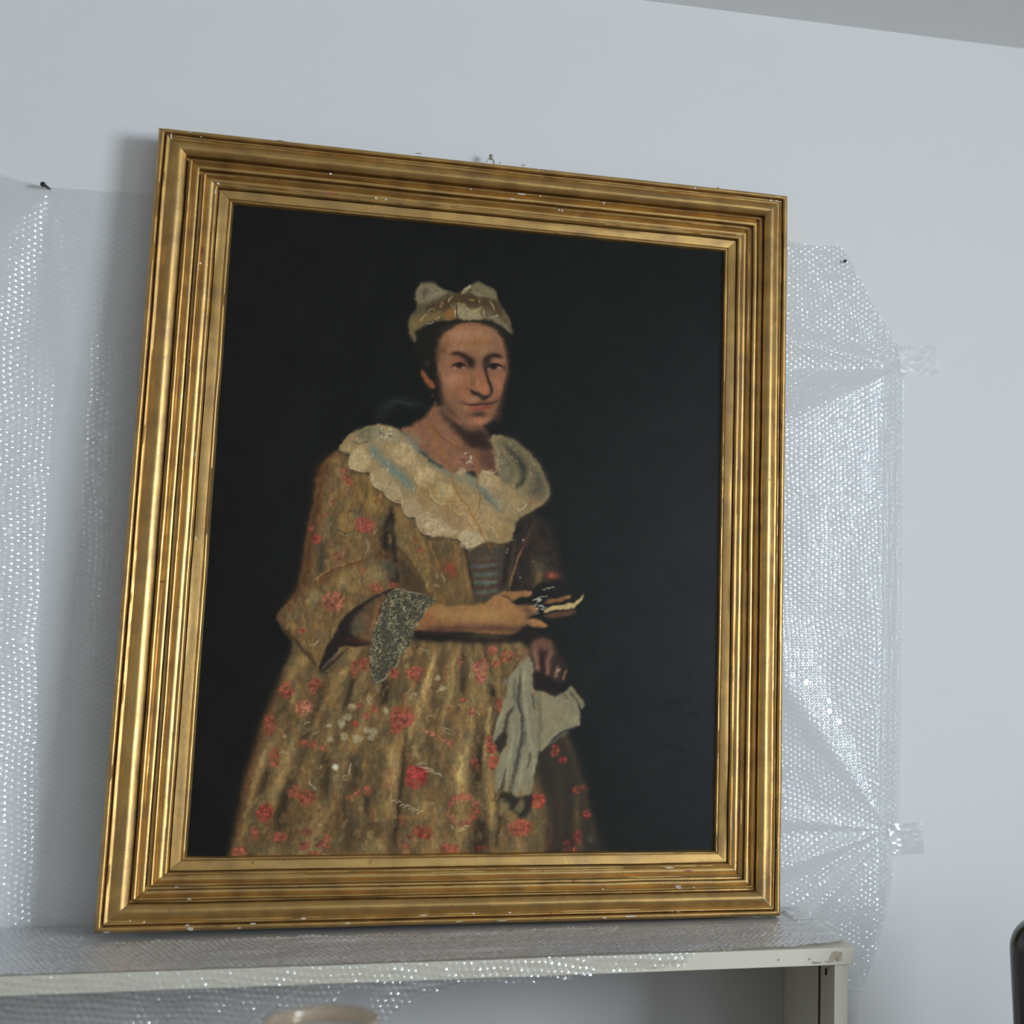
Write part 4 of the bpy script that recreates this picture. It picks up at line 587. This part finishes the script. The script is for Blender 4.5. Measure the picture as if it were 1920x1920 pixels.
def flake(px, py, w, h, m, nm, lift=.0007):
    sd, u, v, ww, sl = place(px, py); s = 1 / 935.0; bm = bmesh.new(); K = 8
    d = {'left': (1, 0), 'right': (-1, 0), 'bottom': (0, 1), 'top': (0, -1)}[sd]; vs = []; ve = []
    for k in range(K):
        t = 2 * math.pi * k / K; r = .75 + .5 * random.random(); a, b = w * .5 * s * r * math.cos(t), h * .5 * s * r * math.sin(t); q = (a * d[0] + b * d[1]) / 1.0 / {'left': RWL, 'right': RWR, 'bottom': RWB, 'top': RWT}[sd]
        z = ww + sl * q * RW; vs.append(bm.verts.new((u + a, v + b, z + lift * .4))); ve.append(bm.verts.new((u + .93 * a, v + .93 * b, z + lift)))
    bm.faces.new(ve)
    for k in range(K): bm.faces.new((vs[k], vs[(k + 1) % K], ve[(k + 1) % K], ve[k]))
    obj(nm, bm, m, rails[sd])
for c in CH: flake(*c, M_GESSO, 'gesso_chip')
for c in [(328, 675, 3, 14), (619, 363, 18, 3), (1290, 1633, 16, 3), (1320, 1709, 12, 4.5), (345, 1100, 3, 9), (1447, 858, 2.5, 12), (1465, 800, 2.5, 16), (380, 470, 3, 14), (1443, 900, 2, 6), (709, 326, 6, 3), (1262, 1660, 4, 5)]: flake(*c, M_BOLE, 'bare_patch', .0005)
# hanging hook behind the top rail
u, v = on_frame(921, 301, -.035)
bm = bmesh.new(); tube(bm, [(u - .009, v - .02, -.04), (u - .008, v - .006, -.038), (u - .0055, v + .002, -.037), (u - .001, v + .006, -.036), (u + .004, v + .002, -.037), (u + .0065, v - .006, -.038), (u + .007, v - .02, -.04)], .0016, 8)
hk = obj('hanging_ring', bm, M_STEEL, pic, True, label='small steel hanging ring behind the top rail')
bm = bmesh.new(); box(bm, u - .0045, u + .0022, v + .003, v + .013, -.040, -.034, .0008); obj('hook_tip', bm, M_STEEL, hk)
bm = bmesh.new(); box(bm, u - .012, u + .010, v - .05, v - .012, -.046, -.038, .0008); obj('hook_plate', bm, M_STEEL, hk)

# ---- canvas: its own plane, coloured by the painted portrait
KILL = 0.60
art = paint_portrait()
cu0, cu1, cv0, cv1 = -FW / 2 + .97 * RWL, FW / 2 - .97 * RWR, .97 * RWB, FH - .97 * RWT
NU, NV = 640, 800
U, V = np.meshgrid(np.linspace(cu0, cu1, NU), np.linspace(cv0, cv1, NV))
P = np.array(F0)[None, None] + U[..., None] * np.array(EU) + V[..., None] * np.array(EV) + WC * np.array(EW)
d = P - np.array(CAM); zc = d @ np.array(FX); px = PPX + FPX * (d @ np.array(RX)) / zc - PX0 - .5; py = PPY - FPX * (d @ np.array(UX)) / zc - PY0 - .5
px = np.clip(px, 0, PWD - 1.01); py = np.clip(py, 0, PHT - 1.01); i0 = px.astype(int); j0 = py.astype(int); fx = (px - i0)[..., None]; fy = (py - j0)[..., None]
colr = (art[j0, i0] * (1 - fx) + art[j0, i0 + 1] * fx) * (1 - fy) + (art[j0 + 1, i0] * (1 - fx) + art[j0 + 1, i0 + 1] * fx) * fy
alb = np.clip(lin(colr) / KILL - .004, .002, .9)
tk = colr.mean(2); relief = np.clip((tk - 60) / 120, 0, 1) * .0005
co = np.stack([U, V, WC + relief], -1).reshape(-1, 3)
m = bpy.data.materials.new('varnished_oil_paint'); m.use_nodes = True; N = m.node_tree; B = N.nodes['Principled BSDF']; tc = N.nodes.new('ShaderNodeTexCoord')
at = N.nodes.new('ShaderNodeAttribute'); at.attribute_name = 'paint'; N.links.new(at.outputs['Color'], B.inputs['Base Color']); B.inputs['Roughness'].default_value = .26; B.inputs['Specular IOR Level'].default_value = .19
h1 = noise_node(900, 3); h2 = noise_node(150, 5); vo = N.nodes.new('ShaderNodeTexVoronoi'); vo.feature = 'DISTANCE_TO_EDGE'; vo.inputs['Scale'].default_value = 110; N.links.new(tc.outputs['Object'], vo.inputs['Vector'])
ad = N.nodes.new('ShaderNodeMath'); ad.operation = 'MULTIPLY_ADD'; ad.inputs[1].default_value = .5; N.links.new(h1, ad.inputs[0]); N.links.new(h2, ad.inputs[2])
bp = N.nodes.new('ShaderNodeBump'); bp.inputs['Strength'].default_value = .32; bp.inputs['Distance'].default_value = .0009; N.links.new(ad.outputs[0], bp.inputs['Height']); N.links.new(bp.outputs[0], B.inputs['Normal'])
cv = mesh_np('canvas', co, grid_faces(NV, NU), m, pic, True, label='varnished oil painting of a person in lace collar holding a small book')
ca = cv.data.color_attributes.new('paint', 'FLOAT_COLOR', 'POINT'); ca.data.foreach_set('color', np.concatenate([alb.reshape(-1, 3), np.ones((NU * NV, 1))], 1).astype(np.float32).ravel())
# ================================================================ bubble wrap over wall and cabinet top
def inside(px, py, poly):
    r = np.zeros(px.shape, bool); n = len(poly)
    for i in range(n):
        (xa, ya), (xb, yb) = poly[i], poly[(i + 1) % n]
        c = ((ya > py) != (yb > py)); r ^= c & (px < (xb - xa) * (py - ya) / (yb - ya + 1e-12) + xa)
    return r
def vn2(x, y, seed):                               # smooth value noise in sheet metres, cell 1
    x0 = np.floor(x).astype(int); y0 = np.floor(y).astype(int); fx = x - x0; fy = y - y0; fx = fx * fx * (3 - 2 * fx); fy = fy * fy * (3 - 2 * fy)
    def h(i, j): 
        k = (i * 374761393 + j * 668265263 + seed * 974711) & 0x7fffffff; k = ((k ^ (k >> 13)) * 1274126177) & 0x7fffffff; return (k ^ (k >> 16)) % 65536 / 65536.0
    return (h(x0, y0) * (1 - fx) + h(x0 + 1, y0) * fx) * (1 - fy) + (h(x0, y0 + 1) * (1 - fx) + h(x0 + 1, y0 + 1) * fx) * fy - .5
def bubbles(u, v, rot, hb=.00105, pitch=.0112, R=.0050):
    u, v = u + .009 * vn2(u * 13, v * 13, 61) + .002 * vn2(u * 60, v * 60, 63), v + .009 * vn2(u * 13, v * 13, 62) + .002 * vn2(u * 60, v * 60, 64); c, s = math.cos(rot), math.sin(rot); a, b = (u * c + v * s) / pitch, (-u * s + v * c) / (pitch * .8660254)
    best = np.full(u.shape, 9.0); amp = np.zeros(u.shape); r0 = np.floor(b).astype(int)
    for dj in (0, 1):
        j = r0 + dj; sh = (j % 2) * .5; i = np.round(a - sh).astype(int)
        d = np.hypot((a - i - sh) * pitch, (b - j) * pitch * .8660254)
        k = ((i * 73856093) ^ (j * 19349663)) & 0xffff; am = .55 + .75 * ((k * 40503) % 65536) / 65536.0; am = np.where(k % 29 == 0, .1, am)
        better = d < best; best = np.where(better, d, best); amp = np.where(better, am, amp)
    q = np.clip(1 - (best / R) ** 2, 0, 1); return hb * amp * q ** .8
PIN_L, PIN_R = on_wall(94, 354), on_wall(1582, 492); TP1, TP2 = on_wall(1690, 690), on_wall(1664, 1556)
def fan(x, z, c, axis, prof, R0):                 # pleats radiating from a fixed point; angle measured from the pulling direction
    dx, dz = x - c.x, z - c.z; rho = np.hypot(dx, dz)
    ang = np.degrees(np.arctan2(dx, -dz)) if axis == 'down' else np.degrees(np.arctan2(dz, -dx))
    a = np.array(prof); q = np.arange(-180, 180.1, .25); k = np.exp(-.5 * (np.arange(-24, 25) * .25 / 1.5) ** 2); g = np.interp(ang, q, np.convolve(np.interp(q, a[:, 0], a[:, 1]), k / k.sum(), 'same')); return R0 * (1 - np.exp(-rho / R0)) * g
XQ = np.array([(on_wall(a, 1000).x, b) for a, b in ((-160, .066), (0, .028), (60, .011), (88, .0005), (96, 0), (120, 0), (138, .006), (150, .0075), (172, .004), (196, 0), (300, 0))])
zA, zB = on_wall(100, 1120).z, on_wall(100, 620).z
def fold(x, z):
    L = np.clip((-.2 - x) / .1, 0, 1); Rr = 1 - L
    d = L * fan(x, z, PIN_L, 'down', [(-180, 0), (-85, .0), (-60, .14), (-30, .20), (-14, .12), (-3, .012), (2, .0), (5, .03), (8.5, .062), (12, .05), (17, .012), (24, .012), (34, .03), (60, .01), (90, 0), (180, 0)], .62)
    k = np.clip((np.hypot(x - PIN_L.x, z - PIN_L.z) - .12) / .3, 0, 1); k = k * k * (3 - 2 * k)
    xx = x + .012 * vn2(z * 5, x * 0, 71) - .02 * np.clip((zA - z) / .4, 0, 1); g = np.interp(xx, XQ[:, 0], XQ[:, 1]); g = np.where(xx > XQ[4, 0], g * np.clip((z - zA) / .15 + .3, 0, 1), g)
    d = d * (1 - .75 * k) + L * k * g
    d = d + Rr * (fan(x, z, TP1, 'left', [(-180, 0), (-100, 0), (-75, .02), (-27, .12), (-16, .06), (-5, 0), (2, .03), (9, .08), (18, .03), (27, .0), (42, .05), (55, .0), (90, 0), (180, 0)], .3)
        + fan(x, z, TP2, 'left', [(-180, 0), (-90, 0), (-62, .05), (-52, .02), (-44, .09), (-36, .0), (-24, .02), (-17, .10), (-8, .03), (0, 0), (6, .05), (13, .015), (22, 0), (46, .02), (53, .07), (60, .03), (66, 0), (90, 0), (180, 0)], .25))
    e = np.clip((x - on_wall(1640, 1000).x) / .03, 0, 1) * Rr; d = d + e * .0022 * np.sin(x * 2 * math.pi / .013 + 3 * vn2(x * 8, z * 3, 5))
    d = d + L * .006 * np.clip(vn2(x * 22, z * 3, 8) + .2, 0, 1) + .0016 * vn2(x * 34, z * 26, 3) + .003 * vn2(x * 12, z * 7, 4)
    return np.maximum(d, -.001)
wrap = thing('bubble_wrap', (0, 0, 1.17), label='clear bubble wrap pinned to the wall behind the portrait and laid over the cabinet', cat='bubble wrap')
def wpoly(pts): return [(p.x, p.z) for p in (on_wall(a, b) for a, b in pts)]
top_l = on_wall(-160, 322); POLY_W = wpoly([(-160, 322), (0, 327), (40, 338), (88, 351), (150, 355), (283, 363), (700, 392), (1200, 432), (1480, 455), (1540, 461), (1574, 459), (1592, 478), (1612, 520), (1640, 570), (1668, 620), (1688, 660), (1694, 720), (1692, 900), (1689, 1200), (1687, 1420), (1684, 1540), (1668, 1575), (1674, 1640), (1660, 1716), (1645, 1770), (1632, 1815), (1615, 1850), (1607, 1880), (1606, 2000), (1570, 2000), (1560, 1745), (-160, 1745)])
def wall_piece(xa, xb, za, zb, st):
    xs = np.arange(xa, xb, st); zs = np.arange(za, zb, st); X, Z = np.meshgrid(xs, zs); D = .003 + fold(X, Z) + (bubbles(X, Z, math.radians(93), .0014) if st < .003 else 0)
    ok = inside(X, Z, POLY_W); f = grid_faces(*X.shape); keep = ok.ravel()[f].all(1); f = f[keep]
    used = np.unique(f); mp = np.zeros(X.size, int); mp[used] = np.arange(len(used))
    co = np.stack([X.ravel(), -D.ravel(), Z.ravel() - 1.17], 1)[used]; return co, mp[f]
def join(parts):
    co, fs, n = [], [], 0
    for c, f in parts: co.append(c); fs.append(f + n); n += len(c)
    return np.vstack(co), np.vstack(fs)
fl = -FW / 2 + .06; fr = FW / 2 - .06
xw0, xw1 = on_wall(-150, 900).x, on_wall(1700, 900).x + .01
co, f = join([wall_piece(xw0, fl, 1.172, 2.75, .0018), wall_piece(fl - .004, fr + .004, 1.172, 2.75, .02), wall_piece(fr, xw1, 1.172, 2.75, .0018), wall_piece(XE + .001, xw1, .85, 1.1725, .0018)])
mesh_np('wall_sheet', co, f, M_WRAP, wrap, True, label='wrinkled upright bubble wrap with glinting bubbles')
# over the cabinet top and down its front edge
LX = [(-250, .21), (445, .205), (585, .09), (640, .046), (662, .035), (690, .037), (702, .078), (722, .088), (745, .076), (790, .05), (860, .037), (1000, .037), (1060, .035), (1110, .028), (1200, .027), (1285, .02), (1302, .001), (1312, -.005), (1420, -.003), (1500, -.007), (1560, -.02), (1600, -.05)]
lx = np.array([on_wall(a, 1840, YS).x for a, _ in LX]); ll = np.array([b for _, b in LX])
st = .0022; xs = np.arange(xw0 + .02, XE - .004, st); S0 = -YS + .002; ss = np.arange(.008, S0 + .215, st); X, S = np.meshgrid(xs, ss)
lim = S0 + np.interp(X, lx, ll) + .004 * vn2(X * 40, S * 0, 9); ok = S < lim
lead = np.clip((X - on_wall(300, 1800, YS).x) / .2, .25, 1); hang = np.clip(S - S0, 0, None)
foot = (np.abs(X) < FW / 2 + .02) & (S > .05) & (S < .16)
wr = .0065 * np.clip(vn2(X * 5, S * 45, 21) + .15, 0, 1) * lead + .0025 * vn2(X * 16, S * 30, 22) + .0012 * vn2(X * 60, S * 60, 23)
Hh = .0018 + np.where(foot, 0, 1) * (wr + .0012) + bubbles(X, S, math.radians(5), .0019) * np.where(S > S0, 1.25, 1) * np.where(foot, .25, 1)
crn = .012; Y = np.where(S < S0, -S, -S0); Zz = np.where(S < S0, ZS, ZS - (S - S0))
tr_ = np.clip((S - (S0 - crn)) / (2 * crn), 0, 1)     # rounded turn over the edge
ang = tr_ * math.pi / 2; bil = .006 * np.clip(vn2(X * 9, S * 12, 31) + .3, 0, 1) * np.clip(hang / .03, 0, 1) + .0034 * vn2(X * 45, S * 45, 32) * np.clip(hang / .008, 0, 1) + np.clip((hang - .03) / .05, 0, 1) * .010 * vn2(X * 14, S * 6, 33)
out = Hh + np.maximum(bil, -.001)
co = np.stack([X, Y - np.sin(ang) * out, Zz + np.cos(ang) * out - 1.17], -1).reshape(-1, 3)
f = grid_faces(*X.shape); f = f[ok.ravel()[f].all(1)]; used = np.unique(f); mp = np.zeros(X.size, int); mp[used] = np.arange(len(used))
tsh = mesh_np('top_sheet', co[used], mp[f], M_WRAP2, wrap, True, label='bubble wrap lying flat on the cabinet top and folded over its edge')
tsh.data.materials.append(M_FLAP); tsh.data.polygons.foreach_set('material_index', (S.ravel()[used][mp[f]].mean(1) > S0 - .004).astype(np.int32))     # one clear layer where it hangs
def rolled(pts, r, nm):
    P = [on_wall(a, b, YS - .012) for a, b in pts]; bm = bmesh.new(); tube(bm, [(p.x, p.y - .003 * math.sin(i * 1.7), p.z - 1.17) for i, p in enumerate(P)], r, 10, False)
    obj(nm, bm, M_WRAP, wrap, True, label='rolled edge of the bubble wrap below the board')
rolled([(574, 1846), (556, 1858), (535, 1872), (510, 1890), (486, 1908), (455, 1930), (420, 1955)], [.002, .0035, .005, .0055, .006, .006, .006], 'rolled_edge')
rolled([(662, 1850), (645, 1857), (622, 1868), (603, 1882), (584, 1897), (560, 1916)], [.002, .004, .005, .0045, .005, .005], 'rolled_edge')
rolled([(690, 1853), (720, 1856), (760, 1852), (810, 1848), (850, 1842)], [.002, .004, .005, .004, .002], 'rolled_edge')

# ---- clear tape at the right edge of the wrap
def tape(pts, lab, amp):
    q = [on_wall(a, b, -.006) for a, b in pts]; c = sum(q, Vector()) / 4; n = 26; U, V = np.meshgrid(np.linspace(0, 1, n), np.linspace(0, 1, n)); U = U[..., None]; V = V[..., None]
    Q = [np.array(p) for p in q]; P = (Q[0] * (1 - U) + Q[1] * U) * (1 - V) + (Q[3] * (1 - U) + Q[2] * U) * V
    P[..., 1] -= .004 * np.clip(1 - U[..., 0] * 3, 0, 1) + amp * np.clip(vn2(P[..., 0] * 90, P[..., 2] * 90, 41) + vn2(P[..., 0] * 190, P[..., 2] * 190, 42), -.2, 1) - .0045
    P = P - np.array(c); co = np.concatenate([P.reshape(-1, 3), P.reshape(-1, 3) + np.array([0, .0003, 0])]); fs = np.vstack([grid_faces(n, n), grid_faces(n, n, n * n)[:, ::-1]])
    o = mesh_np('tape_strip', co, fs, M_TAPE, None, True, label=lab, cat='tape', group='clear tape holding the bubble wrap'); o.location = c
tape([(1683, 648), (1757, 645), (1764, 707), (1690, 704)], 'upper clear tape strip, flat, at the right edge of the bubble wrap', .0008)
tape([(1664, 1546), (1730, 1541), (1735, 1601), (1676, 1604)], 'lower crumpled clear tape tab at the right edge of the bubble wrap', .0011)

# ---- pins
pp = thing('push_pin', PIN_L, label='black ball headed pin holding the top left of the bubble wrap', cat='pin', group='pins in the bubble wrap')
h = on_wall(80.5, 345.5, -.024) - PIN_L
bm = bmesh.new(); bmesh.ops.create_uvsphere(bm, u_segments=16, v_segments=10, radius=.0048, matrix=Matrix.Translation(h)); obj('pin_head', bm, M_BLACK, pp, True)
bm = bmesh.new(); tube(bm, [h, h * .5, Vector((0, .003, 0))], [.0024, .0026, .0018], 8); obj('pin_shaft', bm, M_BLACK, pp, True)
pp = thing('push_pin', PIN_R, label='small dark nail head at the upper right corner of the bubble wrap', cat='pin', group='pins in the bubble wrap')
bm = bmesh.new(); tube(bm, [(0, -.012, 0), (0, -.0095, 0)], .0034, 10); obj('pin_head', bm, M_SIDE, pp, True)
bm = bmesh.new(); tube(bm, [(0, -.0095, 0), (0, .004, 0)], .0012, 6); obj('pin_shaft', bm, M_SIDE, pp, True)

# ================================================================ glass jar in the foreground, on a work table
JC = on_wall(602, 1910, -1.10); JR = 101.0 / FPX * (JC - CAM).dot(FX); JH = .21; JZ = JC.z - JH
M_JAR = film('jar_glass', .16, (.97, .97, .95), 1.6, .05, (.85, .84, .8)); 
M_RIM = film('amber_rim_glass', .26, (.95, .87, .76), 1.4, .08, (.74, .62, .48))
jar = thing('glass_jar', (JC.x, JC.y, JZ), label='clear glass jar with amber rim in the foreground below the cabinet edge', cat='jar')
bm = bmesh.new(); lathe(bm, [(0.001, .0), (JR * .9, .0), (JR * .97, .006), (JR, .02), (JR, JH - .018), (JR * .97, JH - .016), (JR * .965, .02), (JR * .9, .008), (.001, .008)], 48); obj('body', bm, M_JAR, jar, True)
bm = bmesh.new(); lathe(bm, [(JR * .985, JH - .018), (JR * 1.02, JH - .014), (JR * 1.03, JH - .007), (JR * 1.01, JH), (JR * .955, JH), (JR * .94, JH - .008), (JR * .955, JH - .017), (JR * .985, JH - .018)], 48); obj('rim', bm, M_RIM, jar, True, label='amber glass rim')
M_TABLE = mat('pale_table_wood', (.42, .32, .2), .5, noise=(7, .5, (.34, .25, .15)))
tb = thing('work_table', (JC.x, JC.y, 0), label='pale wooden work table holding the amber rimmed glass jar', cat='table')
bm = bmesh.new(); box(bm, -.4, .4, -.28, .28, JZ - .03, JZ, .003); obj('tabletop', bm, M_TABLE, tb)
for a, b in ((-.36, -.24), (.36, -.24), (-.36, .24), (.36, .24)):
    bm = bmesh.new(); box(bm, a - .025, a + .025, b - .025, b + .025, 0, JZ - .03, .002); obj('leg', bm, M_TABLE, tb)

# ================================================================ high-backed chair at the right edge
CY = -.62; CT = on_wall(1896, 1722, CY); bw, bh = .235, .66
M_LEATHER = mat('black_leather', (.016, .016, .018), .22, spec=.9, bump=(220, .12, .0008), coat=.4)
ch = thing('office_chair', (CT.x + bw, CY, 0), (0, 0, 0), label='black high backed office chair at the right edge, in front of the white wall', cat='chair')
def pad(hw0, hw1, z0, z1, th, rad, bulge, y):      # rounded, tapering pad
    bm = bmesh.new(); n = 9; loop = []
    for cx, cz, a0 in ((1, 1, 0), (-1, 1, 90), (-1, -1, 180), (1, -1, 270)):
        for k in range(n): t = math.radians(a0 + 90 * k / (n - 1)); loop.append((cx, cz, math.cos(t), math.sin(t)))
    def ring(ins, yy):
        r = []
        for cx, cz, c, s in loop:
            z = (z1 - rad if cz > 0 else z0 + rad) + (rad - ins) * s; hw = hw0 + (hw1 - hw0) * (z1 - z) / (z1 - z0); r.append(bm.verts.new((cx * (hw - rad) + (rad - ins) * c, y + yy, z)))
        return r
    R = [ring(.012, th / 2), ring(.003, th / 2 - .006), ring(0, th / 4), ring(0, -th / 4), ring(.004, -th / 2 + .006), ring(.014, -th / 2), ring(.022, -th / 2 + .004), ring(.03, -th / 2 - bulge * .4), ring(min(rad * .98, .05), -th / 2 - bulge)]
    for A, B in zip(R, R[1:]):
        for k in range(len(A)): bm.faces.new((A[k], A[(k + 1) % len(A)], B[(k + 1) % len(A)], B[k]))
    bm.faces.new(R[0][::-1]); bm.faces.new(R[-1]); bmesh.ops.recalc_face_normals(bm, faces=bm.faces); return bm
obj('backrest', pad(bw, bw - .035, CT.z - bh, CT.z, .05, .05, .012, 0), M_LEATHER, ch, True)
bm = bmesh.new(); box(bm, -.24, .24, -.50, -.02, CT.z - bh - .16, CT.z - bh - .07, .03); obj('seat', bm, M_LEATHER, ch, True)
bm = bmesh.new(); box(bm, -.035, .035, -.06, .05, CT.z - bh - .18, CT.z - bh + .2, .006); obj('back_bracket', bm, M_BLACK, ch)
for sx_ in (-1, 1):
    bm = bmesh.new(); tube(bm, [(sx_ * .25, -.12, CT.z - bh - .1), (sx_ * .29, -.13, CT.z - bh), (sx_ * .29, -.16, CT.z - bh + .1), (sx_ * .29, -.42, CT.z - bh + .1)], .016, 10); obj('armrest', bm, M_BLACK, ch, True)
bm = bmesh.new(); tube(bm, [(0, -.26, .09), (0, -.26, CT.z - bh - .16)], .03, 14); obj('gas_column', bm, M_STEEL, ch, True)
for k in range(5):
    t = 2 * math.pi * k / 5 + .3; ex_, ey_ = .29 * math.cos(t), -.26 + .29 * math.sin(t); bm = bmesh.new(); tube(bm, [(0, -.26, .115), (ex_, ey_, .075)], [.026, .016], 8); lg = obj('base_leg', bm, M_BLACK, ch, True)
    bm = bmesh.new(); bmesh.ops.create_cone(bm, cap_ends=True, segments=16, radius1=.029, radius2=.029, depth=.03, matrix=Matrix.Translation((ex_, ey_, .03)) @ Matrix.Rotation(t + .5, 4, 'Z') @ Matrix.Rotation(math.pi / 2, 4, 'X')); obj('caster', bm, M_BLACK, lg, True)
